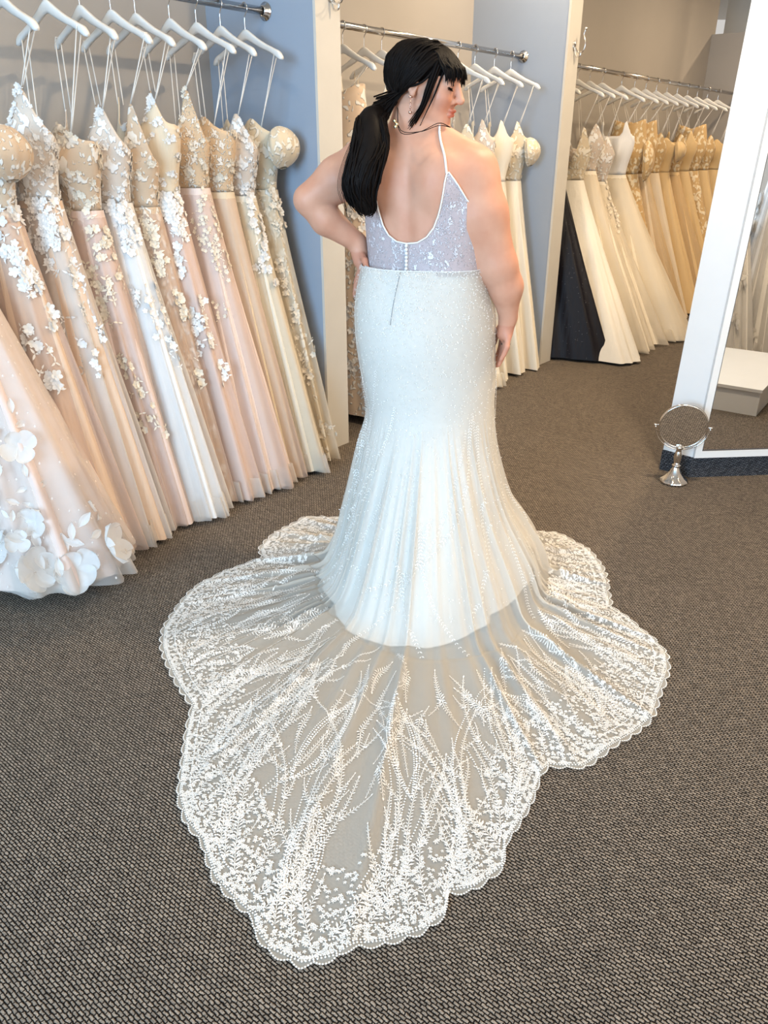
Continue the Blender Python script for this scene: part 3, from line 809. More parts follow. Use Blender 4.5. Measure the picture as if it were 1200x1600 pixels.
for a, b, c, d in ((0.004, s0, .102, 2.34), (s1, 1.035, .102, 2.34), (s0, s1, .102, z0), (s0, s1, z1, 2.34)):
    V, F = face_box(a, b, c, d, 0.004, -0.012); m_ = MB(); m_.add(lean(V), F); m_.build('frame_rail', M['whitepaint'], mroot, False)
V, F = face_box(s0, s1, z0, z1, 0.004, -0.004); m_ = MB(); m_.add(lean(V), F); m_.build('glass', M['mirror'], mroot, False)
M['darkline'] = simple('dark_bronze_bead', (0.05, 0.05, 0.06), .4)
for a, b, c, d in ((s0, s0 + .005, z0, z1), (s0, s1, z0, z0 + .004)):
    V, F = face_box(a, b, c, d, -0.004, -0.008); m_ = MB(); m_.add(lean(V), F); m_.build('edge_bead', M['darkline'], mroot, False)

# ------------------------------------------------------------------ chrome vanity mirror standing on the carpet
vr = empty('vanity_mirror', (1.352, 3.305, 0)); tag(vr, 'small round chrome vanity mirror on an ornate foot beside the fitting mirror', 'mirror')
ns_ = 40; prof = [(0.0, .001), (.062, .001), (.064, .008), (.055, .016), (.04, .03), (.024, .055), (.016, .075)]
V, F = lathe_vf(prof, ns_)
ang = np.arctan2(V[:, 1], V[:, 0]); rad = np.hypot(V[:, 0], V[:, 1])
k = 1 + .07 * np.sin(9 * ang + V[:, 2] * 90) * (rad > .02) * (V[:, 2] > .002); V[:, 0] *= k; V[:, 1] *= k
m_ = MB(); m_.add(V, F); m_.build('foot', M['chrome'], vr)
m_ = MB(); m_.add(*lathe_vf([(.016, .075), (.02, .08), (.02, .087), (.012, .09), (.016, .105), (.019, .125), (.014, .15), (.011, .16), (.018, .168), (.013, .178), (.0, .182)], 20)); m_.build('stem', M['chrome'], vr)
DZ = .272; DR = .106
fr = Vector((-.22, -1, -.10)).normalized(); side = Vector((1, -.22, 0)); side = (side - fr * side.dot(fr)).normalized(); upv = side.cross(fr)
if upv.z < 0: upv = -upv
def disc(prof):
    V, F = lathe_vf(prof, 48)
    R = np.array([list(side), list(upv), list(fr)])
    return V @ R + np.array([0, 0, DZ]), F
m_ = MB(); m_.add(*disc([(0, .006), (DR - .006, .006)])); m_.build('glass', M['mirror'], vr)
m_ = MB(); m_.add(*disc([(DR - .007, .006), (DR - .005, .010), (DR, .008), (DR + .002, 0), (DR, -.008), (DR - .01, -.010), (0, -.010)])); m_.build('rim', M['chrome'], vr)
arc = [np.array(side) * (DR + .012) * math.cos(a) + np.array([0, 0, DZ + (DR + .005) * math.sin(a)]) for a in np.linspace(math.pi, 2 * math.pi, 30)]
m_ = MB(); m_.add(*tube_vf(arc, .0028, 8)); m_.build('yoke', M['chrome'], vr)
for sg in (1, -1):
    p = np.array(side) * sg; m_ = MB(); m_.add(*tube_vf([p * (DR - .002) + [0, 0, DZ], p * (DR + .012) + [0, 0, DZ], p * (DR + .02) + [0, 0, DZ]], [.004, .004, .006], 10)); m_.build('pivot_knob', M['chrome'], vr)

# ------------------------------------------------------------------ fitting platform and white gowns seen in the mirror
pm = empty('fitting_platform', (2.297, 2.568, 0), math.radians(-45)); tag(pm, 'low white square fitting platform reflected in the tall mirror', 'platform')
m_ = MB(); m_.add(*box_vf(0, .95, -.95, 0, 0, .14)); m_.build('riser', M['whitepaint'], pm, False)
m_ = MB(); m_.add(*box_vf(-.008, .958, -.958, .008, .14, .158)); m_.build('top_board', M['whitepaint'], pm, False)
rr = empty('garment_rail', (3.25, 1.0, 0)); tag(rr, 'chrome garment rail holding white gowns reflected in the tall mirror', 'rail')
m_ = MB(); m_.add(*tube_vf([(-.95, 0, 1.94), (.95, 0, 1.94)], .016, 16)); m_.build('bar', M['chrome'], rr)
for sx in (-.93, .93):
    m_ = MB(); m_.add(*tube_vf([(sx, 0, .03), (sx, 0, 1.94)], .014, 12)); m_.build('post', M['chrome'], rr)
    m_ = MB(); m_.add(*tube_vf([(sx, -.3, .02), (sx, .3, .02)], .014, 12)); m_.build('foot', M['chrome'], rr)
for i, x in enumerate((-.72, -.36, 0, .36, .72)):
    gown(['white ruffled tulle gown at the outer end of the reflected rail', 'white layered gown second on the reflected rail', 'white gown midway along the reflected rail', 'white organza gown fourth on the reflected rail', 'white gown at the far end of the reflected rail'][i],
         .9 + i, dict(style='strapless', skirt_mat=M['s_white'], bodice_mat=M['l_white'], over_mat=M['t_white'], ruffle_mat=M['t_white'], rp=.42, rm=.36, by=.17, amp=.4, ks=(9, 15, 23), detail=.6, seed=401 + 9 * i,
                      cascade=[(160, (-3.14, 3.14), (.1, 1), (.03, .06), 1.0)], flower_mat=M['petal']),
         'gowns on the reflected rail', loc=(3.25 + x, 1.0, 0), rot=math.pi / 2)
    h = copy_tree(HANG0); h.location = (3.25 + x, 1.0, ROD_Z - HANG_DROP); h.rotation_euler = (0, 0, math.pi / 2)
    tag(h, 'white wooden hanger on the reflected rail, %s from the outer end' % ['first', 'second', 'third', 'fourth', 'fifth'][i], 'hanger', 'hangers on the reflected rail')
# ------------------------------------------------------------------ the person
PX, PY = 0.13, 2.50
person = empty('person', (PX, PY, 0))
tag(person, 'person in a white lace bridal gown with long train, dark ponytail, looking over one shoulder', 'person')
YAW = math.radians(28)
cy_, sy_ = math.cos(YAW), math.sin(YAW)


def to_body(x, y):
    """person axes -> torso axes (x' to her right, y' to her front)"""
    return x * cy_ - y * sy_, x * sy_ + y * cy_


def from_body(x, y):
    return x * cy_ + y * sy_, -x * sy_ + y * cy_


# torso rows: z, half width, half depth back, half depth front, centre x', centre y'
TROWS = np.array([
    (0.60, .150, .110, .110, .000, .00), (0.74, .178, .140, .115, .000, .00), (0.86, .192, .155, .120, .000, .00), (0.94, .192, .150, .120, .000, .00),
    (1.02, .184, .132, .120, .000, .00), (1.09, .180, .124, .125, .000, .00), (1.16, .186, .126, .140, .000, .00), (1.23, .190, .130, .160, .000, .00),
    (1.29, .192, .130, .160, -.004, .00), (1.35, .186, .122, .120, -.008, .00), (1.40, .165, .104, .085, -.014, .00), (1.44, .115, .078, .060, -.022, .00),
    (1.475, .066, .060, .050, -.030, .00), (1.50, .035, .035, .035, -.030, .00)])


def smooth_rows(z):
    zz = TROWS[:, 0]; out = []
    for c in range(1, 6):
        y = TROWS[:, c]; m = np.gradient(y, zz)
        i = np.clip(np.searchsorted(zz, z) - 1, 0, len(zz) - 2)
        h = zz[i + 1] - zz[i]; s = np.clip((z - zz[i]) / h, 0, 1)
        out.append((2 * s ** 3 - 3 * s ** 2 + 1) * y[i] + (s ** 3 - 2 * s ** 2 + s) * h * m[i] + (-2 * s ** 3 + 3 * s ** 2) * y[i + 1] + (s ** 3 - s ** 2) * h * m[i + 1])
    return out


def torso_point(th, z, off=0.0):
    """th in torso axes: -90 deg is the middle of the back"""
    a, bb, bf, cx, cyy = smooth_rows(z)
    b = np.where(np.sin(th) < 0, bb, bf)
    e = 2 / 2.25
    c, s = np.cos(th), np.sin(th)
    x = cx + np.sign(c) * np.abs(c) ** e * (a + off); y = cyy + np.sign(s) * np.abs(s) ** e * (b + off)
    X, Y = from_body(x, y)
    return np.stack([X, Y, z + 0 * th], -1)


# --- signed distance pieces
def axis_fine(lo, hi, f0, f1, coarse, fine):
    a = np.arange(lo, f0, coarse); b = np.arange(f0, f1, fine); c = np.arange(f1, hi, coarse)
    return np.concatenate([a, b, c])


XS = axis_fine(-.44, .36, -.09, .14, .0055, .0027)
YS = axis_fine(-.26, .24, -.13, .11, .0055, .0027)
ZS = np.concatenate([np.arange(-.01, .62, .03), np.arange(.62, 1.43, .0055), np.arange(1.43, 1.72, .0027)])
FLD = np.full((len(XS), len(YS), len(ZS)), 1.0, np.float32)


def region(lo, hi):
    i0, i1 = np.searchsorted(XS, [lo[0], hi[0]]); j0, j1 = np.searchsorted(YS, [lo[1], hi[1]]); k0, k1 = np.searchsorted(ZS, [lo[2], hi[2]])
    return slice(i0, i1), slice(j0, j1), slice(k0, k1)


def put(lo, hi, fn, k, sub=False):
    r = region(lo, hi)
    X, Y, Z = np.meshgrid(XS[r[0]], YS[r[1]], ZS[r[2]], indexing='ij')
    if X.size == 0: return
    d = fn(X, Y, Z); a = FLD[r]
    if sub:
        d = -d; h = np.clip(.5 - .5 * (d - a) / k, 0, 1)      # smooth max(a, -d)
        h = np.clip(.5 + .5 * (d - a) / k, 0, 1); FLD[r] = a * (1 - h) + d * h + k * h * (1 - h)
    else:
        h = np.clip(.5 + .5 * (d - a) / k, 0, 1); FLD[r] = d * (1 - h) + a * h - k * h * (1 - h)


def cone(p, q, r0, r1, k=.012):
    p = np.array(p, float); q = np.array(q, float); m = max(r0, r1) + k + .02
    lo = np.minimum(p, q) - m; hi = np.maximum(p, q) + m
    ab = q - p; L2 = ab.dot(ab)
    def fn(X, Y, Z):
        t = np.clip(((X - p[0]) * ab[0] + (Y - p[1]) * ab[1] + (Z - p[2]) * ab[2]) / L2, 0, 1)
        return np.sqrt((X - p[0] - t * ab[0]) ** 2 + (Y - p[1] - t * ab[1]) ** 2 + (Z - p[2] - t * ab[2]) ** 2) - (r0 + (r1 - r0) * t)
    put(lo, hi, fn, k)


def ell(c, rad, Rm=None, k=.012, sub=False):
    c = np.array(c, float); rad = np.array(rad, float); m = rad.max() + k + .02
    def fn(X, Y, Z):
        x, y, z = X - c[0], Y - c[1], Z - c[2]
        if Rm is not None:
            x, y, z = (Rm[0, 0] * x + Rm[1, 0] * y + Rm[2, 0] * z, Rm[0, 1] * x + Rm[1, 1] * y + Rm[2, 1] * z, Rm[0, 2] * x + Rm[1, 2] * y + Rm[2, 2] * z)
        k0 = np.sqrt((x / rad[0]) ** 2 + (y / rad[1]) ** 2 + (z / rad[2]) ** 2)
        k1 = np.sqrt((x / rad[0] ** 2) ** 2 + (y / rad[1] ** 2) ** 2 + (z / rad[2] ** 2) ** 2) + 1e-9
        return k0 * (k0 - 1) / k1
    put(c - m, c + m, fn, k, sub)


def torso_d(X, Y, Z):
    x, y = to_body(X, Y)
    a, bb, bf, cx, cyy = smooth_rows(np.clip(Z, .60, 1.50))
    a = np.maximum(a, .02)
    b = np.where(y < cyy, bb, bf); b = np.maximum(b, .02)
    e = 2.25
    r = ((np.abs(x - cx) / a) ** e + (np.abs(y - cyy) / b) ** e) ** (1 / e)
    d = (r - 1) * np.minimum(a, b) * .9
    # a shallow furrow along the spine
    d = d + .006 * np.exp(-((x - cx) / .022) ** 2) * (y < 0) * np.clip((1.42 - Z) / .1, 0, 1)
    return np.maximum(d, np.maximum(.60 - Z, Z - 1.50))


put((-.30, -.26, .58), (.30, .24, 1.52), torso_d, .01)
# legs and feet under the skirt
for sx in (-1, 1):
    hx, hy = from_body(sx * .095, 0); kx, ky = from_body(sx * .075, .01); fx, fy = from_body(sx * .06, -.01); tx, ty = from_body(sx * .065, .13)
    cone((hx, hy, .78), (kx, ky, .46), .10, .062, .03); cone((kx, ky, .46), (fx, fy, .09), .062, .036, .03); cone((fx, fy, .07), (tx, ty, .035), .036, .03, .03)
# bust
for sx in (-1, 1):
    bx, by_ = from_body(sx * .085, .115); ell((bx, by_, 1.24), (.085, .075, .085), k=.04)
# shoulders, shoulder blades
SR = (.122, -.062, 1.335); SL = (-.178, .065, 1.375)
cone((-.02, -.01, 1.425), SR, .044, .066, .05); cone((-.055, .012, 1.425), SL, .046, .062, .05)
for sx, zz in ((1, 1.32), (-1, 1.33)):
    bx, by_ = from_body(sx * .085, -.098); ell((bx, by_, zz), (.055, .035, .07), k=.04)
# right arm hangs down with the hand on the thigh
ER = (.215, -.085, 1.085); WR = (.262, -.045, .925)
cone(SR, (.160, -.085, 1.23), .070, .070, .04); cone((.160, -.085, 1.23), ER, .070, .055, .03)
cone(ER, (.245, -.07, 1.02), .056, .050, .02); cone((.245, -.07, 1.02), WR, .050, .029, .02)
# left arm: elbow out, hand on the hip
EL = (-.362, .050, 1.262); WL = (-.215, .075, 1.135)
cone(SL, (-.27, .05, 1.32), .066, .064, .03); cone((-.27, .05, 1.32), EL, .064, .046, .02)
cone(EL, (-.31, .055, 1.205), .044, .048, .012); cone((-.31, .055, 1.205), WL, .048, .030, .012)


def finger(pts, r, k=.004):
    for i in range(len(pts) - 1):
        cone(pts[i], pts[i + 1], r * (1 - .12 * i), r * (1 - .12 * (i + 1)), k)


# right hand: palm against the thigh, fingers down
cone(WR, (.255, -.040, .872), .027, .026, .012)
for j, (dy, L, top) in enumerate(((-.044, .066, .862), (-.021, .086, .856), (.003, .094, .855), (.026, .084, .858))):
    kx = .262 - .002 * j
    cone((.258, -.04, .895), (kx, -.03 + dy + .012, top), .016, .0125, .010)
    finger([(kx, -.03 + dy + .012, top), (kx - .003, -.028 + dy * 1.1, top - .4 * L), (kx - .010, -.026 + dy * 1.15, top - .72 * L), (kx - .019, -.024 + dy * 1.2, top - L)], .0105)
finger([(.250, -.018, .895), (.236, .008, .868), (.232, .018, .835), (.229, .022, .812)], .0115, .006)
# left hand: thumb towards the back, fingers wrapping the hip
cone(WL, (-.203, .060, 1.085), .028, .027, .012)
for j, (dx, L) in enumerate(((.0, .086), (.004, .094), (.008, .088), (.010, .07))):
    y0 = .030 + .024 * j
    cone((-.205, .062, 1.095), (-.203 + dx * .4, y0 + .004, 1.062), .016, .0125, .01)
    finger([(-.203 + dx * .4, y0 + .004, 1.062), (-.213, y0 + .004, 1.062 - .40 * L), (-.222, y0 + .008, 1.062 - .74 * L), (-.226, y0 + .014, 1.062 - L)], .0100)
finger([(-.200, .040, 1.10), (-.190, .012, 1.088), (-.185, -.006, 1.07), (-.183, -.016, 1.052)], .0115, .006)

# head: local axes forward, left, up
HC = np.array([-.008, -.012, 1.590])
fy_ = math.radians(-24); fp = math.radians(12)
Hf = np.array([math.cos(fy_) * math.cos(fp), math.sin(fy_) * math.cos(fp), -math.sin(fp)])
Hl = np.cross([0, 0, 1.0], Hf); Hl /= np.linalg.norm(Hl); Hu = np.cross(Hf, Hl)
HR = np.stack([Hf, Hl, Hu], 1)


def hp(x, y, z): return HC + HR @ np.array([x, y, z], float)


def hell(c, r, k=.01, sub=False): ell(hp(*c), r, HR, k, sub)
def hcone(a, b, r0, r1, k=.008): cone(hp(*a), hp(*b), r0, r1, k)


cone((-.048, .0, 1.415), (-.045, -.002, 1.49), .060, .052, .04); cone((-.045, -.002, 1.49), hp(-.03, 0, -.05), .052, .05, .03)
hell((-.012, 0, .002), (.098, .076, .072), .01)           # cranium
hell((.030, 0, -.020), (.062, .062, .075), .02)           # face
hell((.040, 0, -.062), (.052, .050, .046), .02)           # jaw
hell((.074, 0, -.100), (.019, .020, .016), .016)          # chin
hcone((.02, .05, -.075), (.065, .018, -.1), .018, .016, .02); hcone((.02, -.05, -.075), (.065, -.018, -.1), .018, .016, .02)
for s in (1, -1):
    hell((.068, s * .034, -.044), (.022, .022, .022), .02)     # cheeks
    hell((.077, s * .031, -.010), (.017, .018, .011), .006)    # closed lids
    hcone((.088, s * .012, .014), (.078, s * .046, .012), .008, .007, .012)   # brow ridge
    hell((.095, s * .011, -.048), (.010, .008, .008), .006)    # nostril wings
    # ear
    hell((-.008, s * .074, -.022), (.017, .007, .030), .004); hell((-.004, s * .079, -.022), (.009, .005, .019), .003, True); hell((-.004, s * .074, -.050), (.008, .006, .010), .006)
hcone((.090, 0, .004), (.112, 0, -.040), .0075, .0105, .008)     # nose bridge to tip
hell((.113, 0, -.042), (.011, .0105, .009), .006)
hell((.096, 0, -.070), (.0095, .019, .0062), .003)              # upper lip
hell((.094, 0, -.081), (.0095, .017, .0068), .003)              # lower lip
hell((.112, 0, -.0752), (.016, .024, .0013), .002, True)        # mouth line


def surface_nets(F, xs, ys, zs):
    inside = F < 0
    nx, ny, nz = F.shape
    c = [(i, j, k) for i in (0, 1) for j in (0, 1) for k in (0, 1)]
    sl = lambda a, o: slice(o, a - 1 + o)
    cnt = sum(inside[sl(nx, i), sl(ny, j), sl(nz, k)].astype(np.int8) for i, j, k in c)
    mixed = (cnt > 0) & (cnt < 8)
    I, J, K = np.nonzero(mixed)
    idx = np.full(mixed.shape, -1, np.int64); idx[I, J, K] = np.arange(len(I))
    P = np.zeros((len(I), 3)); W = np.zeros(len(I))
    co = [xs, ys, zs]
    for a in c:
        for ax in range(3):
            if a[ax] == 1: continue
            b = list(a); b[ax] = 1
            fa = F[I + a[0], J + a[1], K + a[2]]; fb = F[I + b[0], J + b[1], K + b[2]]
            m = (fa < 0) != (fb < 0)
            t = np.where(m, fa / np.where(m, fa - fb, 1), 0)
            base = [xs[I + a[0]], ys[J + a[1]], zs[K + a[2]]]
            n = [I, J, K][ax]
            base[ax] = co[ax][n] + t * (co[ax][n + 1] - co[ax][n])
            P += np.where(m[:, None], np.stack(base, -1), 0); W += m
    P /= W[:, None]
    Q_ = []
    for ax in range(3):
        s0 = [slice(None)] * 3; s1 = [slice(None)] * 3; s0[ax] = slice(0, -1); s1[ax] = slice(1, None)
        ch = inside[tuple(s0)] != inside[tuple(s1)]
        i, j, k = np.nonzero(ch); sgn = inside[tuple(s0)][i, j, k]
        u, v = [(1, 2), (2, 0), (0, 1)][ax]
        g = [i, j, k]
        ok = (g[u] > 0) & (g[v] > 0) & (g[u] < F.shape[u] - 1) & (g[v] < F.shape[v] - 1)
        g = [q[ok] for q in g]; sgn = sgn[ok]
        def at(du, dv):
            h = list(g); h[u] = h[u] - du; h[v] = h[v] - dv
            return idx[h[0], h[1], h[2]]
        q = np.stack([at(1, 1), at(0, 1), at(0, 0), at(1, 0)], -1)
        q = np.where(sgn[:, None], q, q[:, ::-1]); Q_.append(q)
    return P, np.concatenate(Q_)


BV, BF = surface_nets(FLD, XS, YS, ZS)


def relax(V, F, it=2, lam=.5):
    for _ in range(it):
        S = np.zeros_like(V); n = np.zeros(len(V))
        for a, b in ((0, 1), (1, 2), (2, 3), (3, 0)):
            np.add.at(S, F[:, a], V[F[:, b]]); np.add.at(n, F[:, a], 1)
            np.add.at(S, F[:, b], V[F[:, a]]); np.add.at(n, F[:, b], 1)
        V = V + lam * (S / np.maximum(n, 1)[:, None] - V)
    return V


BV = relax(BV, BF, 2, .5)


def skin_mat():
    m, nt, out = mat_new('skin')
    b = nd(nt, 'ShaderNodeBsdfPrincipled'); b.inputs['Roughness'].default_value = .48; b.inputs['Specular IOR Level'].default_value = .35
    b.inputs['Subsurface Weight'].default_value = .0; b.inputs['Subsurface Radius'].default_value = (.012, .005, .003); b.inputs['Subsurface Scale'].default_value = 1.0
    at = nd(nt, 'ShaderNodeAttribute'); at.attribute_name = 'tone'
    vec = coords(nt); tx = nd(nt, 'ShaderNodeTexNoise'); tx.inputs['Scale'].default_value = 14; tx.inputs['Detail'].default_value = 4
    nt.links.new(vec, tx.inputs['Vector'])
    sk = ramp(nt, tx.outputs['Fac'], [(.3, lin('#d4977b')), (.7, lin('#dca58a'))])
    mx = nd(nt, 'ShaderNodeMix', data_type='RGBA'); nt.links.new(sk, mx.inputs['A']); mx.inputs['B'].default_value = (*lin('#bf5a42'), 1)
    nt.links.new(at.outputs['Fac'], mx.inputs['Factor']); nt.links.new(mx.outputs['Result'], b.inputs['Base Color'])
    nt.links.new(b.outputs['BSDF'], out.inputs['Surface']); return m


M['skin'] = skin_mat()
mb = MB(); mb.add(BV, BF); body = mb.build('body', M['skin'], person)
loc = (BV - HC) @ HR
lip = np.exp(-(((loc[:, 0] - .100) / .013) ** 2 + (loc[:, 1] / .021) ** 2) ** 2) * np.exp(-((loc[:, 2] + .0755) / .0125) ** 4) * (loc[:, 0] > .088)
cheek = .22 * np.exp(-((loc[:, 0] - .075) / .03) ** 2 - ((np.abs(loc[:, 1]) - .045) / .025) ** 2 - ((loc[:, 2] + .045) / .022) ** 2)
hands = .22 * ((BV[:, 2] < .90) & (BV[:, 0] > .2)) + .22 * ((BV[:, 2] < 1.11) & (BV[:, 2] > .93) & (BV[:, 0] < -.17))
at_ = body.data.attributes.new('tone', 'FLOAT', 'POINT'); at_.data.foreach_set('value', np.clip(lip * .85 + cheek + hands, 0, 1).astype(np.float32))

# lashes
M['hair'] = simple('dark_brown_hair', (0.007, 0.005, 0.0045), .55, spec=.09, noise=.3, nscale=30)
for s in (1, -1):
    mb = MB()
    for u in np.linspace(-1, 1, 15):
        a = np.array(hp(.0905 - .006 * u * u, s * .031 + u * .014, -.0155 - .002 * (1 - u * u)))
        b = np.array(hp(.096 - .006 * u * u, s * .031 + u * .018, -.022))
        mb.add(*tube_vf([a, (a + b) / 2 - [0, 0, .002], b], [.0008, .0007, .0004], 4))
    mb.add(*tube_vf([hp(.0925 - .006 * u * u, s * .031 + u * .014, -.0150 - .002 * (1 - u * u)) for u in np.linspace(-1, 1, 12)], .0010, 5))
    mb.build('eyelashes', M['hair'], person)

# ------------------------------------------------------------------ hair
TIE = np.array([-.148, -.060, 1.490])           # where the ponytail is tied
hr_ = np.array([.110, .087, .083]); hc_ = np.array([-.014, 0, .000])


def hair_dir(loc):
    d = loc / hr_; return d / np.linalg.norm(d)


def on_cap(d, lift=1.0): return hp(*(hc_ + d * hr_ * lift))


# cap: the hair-covered part of the skull
nu, nv = 72, 40
uu = np.linspace(0, 2 * math.pi, nu + 1)[:-1]; vv = np.linspace(0, 1, nv)
capm = MB(); pts = []
for u in uu:
    # polar axis: backwards and up; the front edge runs along the hairline
    c, s = math.cos(u), math.sin(u)          # c>0: towards top front, s: sideways
    lim = math.radians(110 + 30 * max(0, c) ** 1.2 - 8 * max(0, -c))
    for w in vv:
        th = lim * w
        ax = np.array([-.80, 0, .60]); up = np.array([.60, 0, .80]); sd = np.array([0, 1.0, 0])
        d = math.cos(th) * ax + math.sin(th) * (c * up + s * sd)
        lift = 1.0 + .012 * math.sin(9 * u + 3 * w) - .10 * max(0, (w - .9) / .1)
        pts.append(on_cap(d / np.linalg.norm(d), lift))
capm.add(np.array(pts), grid_faces(nu, nv, True))
M['hair_under'] = simple('dark_hair_underlayer', (.004, .003, .0028), .9, spec=.0, noise=.2)
hair = capm.build('hair', M['hair_under'], person)
tied = np.linalg.inv(HR) @ (TIE - HC) - hc_
dT = hair_dir(tied)
g = np.random.default_rng(5)


def slerp(a, b, s):
    w = math.acos(max(-1, min(1, a.dot(b)))); so = math.sin(w)
    return np.array([(math.sin((1 - q) * w) * a + math.sin(q * w) * b) / so for q in s])


st = MB()
for i in range(800):
    while True:
        d0 = g.normal(size=3); d0 /= np.linalg.norm(d0)
        x, y, z = d0
        if z > -.25 and x > -.75 and x < .82 - .25 * abs(y) and (z > .12 + .55 * max(0, x) or x < .05 + .4 * z) and d0.dot(dT) < .9: break
    s = np.linspace(0, 1, 14); path = slerp(d0, dT, s)
    if ((path[:, 0] > .45) & (path[:, 2] < .30)).any() or ((path[:, 0] > .22) & (path[:, 2] < -.05)).any() or (path[:, 2] - .9 * path[:, 0] < -.42)[path[:, 0] > 0].any(): continue
    lf = 1.0 + .03 * np.sin(s * math.pi) * g.random() + .012 * g.random()
    wav = g.normal() * .02
    P = np.array([on_cap(path[k], (lf if np.isscalar(lf) else lf[k])) for k in range(14)])
    P[:, 2] += wav * np.sin(s * 5 + i) * .4 * np.sin(s * math.pi)
    P[-1] = TIE + g.normal(size=3) * [.008, .01, .016]
    st.add(*tube_vf(P, np.interp(s, [0, .15, .85, 1], [.001, .0036, .0036, .002]), 4, False))
tag(st.build('swept_strands', M['hair'], hair), kind='stuff')
# fringe
fr_ = MB()
for i in range(230):
    y0 = g.uniform(-.062, .062); side_ = abs(y0) / .062
    base = hair_dir(np.array([-.01 + .06 * g.random(), y0 * .6 + g.normal() * .012, .075]))
    tip = np.array([.103 - .020 * side_ ** 2 + g.normal() * .004, y0 * 1.08 + g.normal() * .004, .018 - .016 * side_ + g.normal() * .008])
    a = on_cap(base, 1.03); mid = on_cap(hair_dir(np.array([.086 - .012 * side_ ** 2, y0 * 1.02 + g.normal() * .007, .040])), 1.03 + .05 * g.random()); b = hp(*tip)
    P = spline([a, on_cap(hair_dir((base * hr_ + np.array([.086, y0 * 1.02, .045])) / 2), 1.045), mid, (mid + b) / 2 + HR[:, 0] * .006, b], 12)
    fr_.add(*tube_vf(P, np.interp(np.linspace(0, 1, 12), [0, .2, .7, 1], [.002, .0034, .003, .0006]), 4, False))
tag(fr_.build('fringe', M['hair'], hair), kind='stuff')
# loose lock in front of the ear
lk = MB()
for i in range(26):
    j = g.normal(size=3) * .006
    a = hp(.050, -.066, .03) + j; b = hp(.042, -.078, -.03) + j; c = hp(.034, -.080, -.075) + j * .8; e = hp(.006, -.070, -.125) + j * 1.2
    lk.add(*tube_vf(spline([a, b, c, e], 12), np.linspace(.003, .0007, 12), 4, False))
for off in (0, .006):
    lk.add(*tube_vf(spline([hp(-.055, -.045, -.085), (-.085, -.12, 1.452 - off), (-.03, -.135, 1.447), (.02, -.13, 1.462 + off), (.055, -.12, 1.458)], 20), .0011, 4, False))
tag(lk.build('loose_lock', M['hair'], hair), kind='stuff')
# ponytail
PTC = spline([TIE, TIE + [-.020, -.040, -.018], (-.170, -.128, 1.415), (-.188, -.152, 1.350), (-.196, -.155, 1.295), (-.182, -.152, 1.25), (-.178, -.150, 1.232)], 40)
PW = np.interp(np.linspace(0, 1, 40), [0, .1, .35, .6, .85, 1], [.032, .038, .050, .048, .026, .006])
core = MB(); core.add(*tube_vf(PTC, PW * .86, 14)); pony = core.build('ponytail', M['hair'], hair)
ps = MB()
for i in range(300):
    a = g.uniform(0, 2 * math.pi); rr_ = math.sqrt(g.random()) * .35 + .68
    e = int(g.integers(25, 41)); s = np.linspace(0, e - 1, 22)
    ii = s.astype(int)
    tw = a + .5 * np.sin(s / 40 * 4 + i)
    P = PTC[ii] + np.stack([np.cos(tw) * PW[ii] * rr_, np.sin(tw) * PW[ii] * rr_ * .8, .006 * np.sin(s / 3 + i)], -1)
    P = P + np.cumsum(g.normal(size=(22, 3)) * .0008, 0)
    ps.add(*tube_vf(P, np.interp(np.linspace(0, 1, 22), [0, .1, .8, 1], [.002, .0034, .003, .0006]), 4, False))
for i in range(5):
    b0 = PTC[20] + np.array([-.05, -.02, 0]); L = g.uniform(.03, .10)
    ps.add(*tube_vf(spline([PTC[8], PTC[14] + [-.05, 0, .004 * i], b0 + [-.005 - .004 * i, 0, -.03], b0 + [.004, 0, -.03 - L]], 18), .0007, 4, False))
tag(ps.build('ponytail_strands', M['hair'], hair), kind='stuff')
M['gold'] = simple('pale_gold', (.85, .72, .5), .25, 1.0)
ti = MB(); ti.add(*tube_vf([TIE + np.array([math.cos(a) * .006 - .012, math.sin(a) * .026 - .012, math.cos(a) * .026 - .004]) for a in np.linspace(0, 2 * math.pi, 25)], .006, 8, False)); ti.build('hair_tie', M['hair'], hair)
cl = MB()
for p in ((-.100, -.105, 1.474), (-.094, -.108, 1.466), (-.098, -.108, 1.459)): cl.add(*lathe_vf([(0, -.006), (.005, -.003), (.006, 0), (.005, .003), (0, .006)], 8, p))
cl.build('hair_clip', M['gold'], hair)

# earrings and ring
M['rosegold'] = simple('rose_gold', (.9, .62, .52), .2, 1.0)
ear = hp(-.004, -.082, -.056)
for s in (1, -1):
    e0 = hp(-.004, -s * .084, -.058); er = MB()
    for k_, (dz, r) in enumerate(((0, .0045), (-.016, .003), (-.026, .003), (-.038, .0055))):
        er.add(*lathe_vf([(0, -r), (r * .8, -r * .5), (r, 0), (r * .8, r * .5), (0, r)], 10, e0 + np.array([0, -.003, dz])))
    er.add(*tube_vf([e0 + np.array([0, -.003, 0]), e0 + np.array([0, -.003, -.038])], .0011, 5)); er.build('drop_earring', M['rosegold'], person)
rg = MB(); rc = np.array([.2590, -.040, .838])
rg.add(*tube_vf([rc + np.array([math.cos(a) * .0125, math.sin(a) * .0125, 0]) for a in np.linspace(0, 2 * math.pi, 25)], .0016, 6, False))
rg.add(*lathe_vf([(0, -.004), (.004, 0), (0, .004)], 6, rc + [.013, -.004, 0])); rg.build('ring', M['chrome'], person)

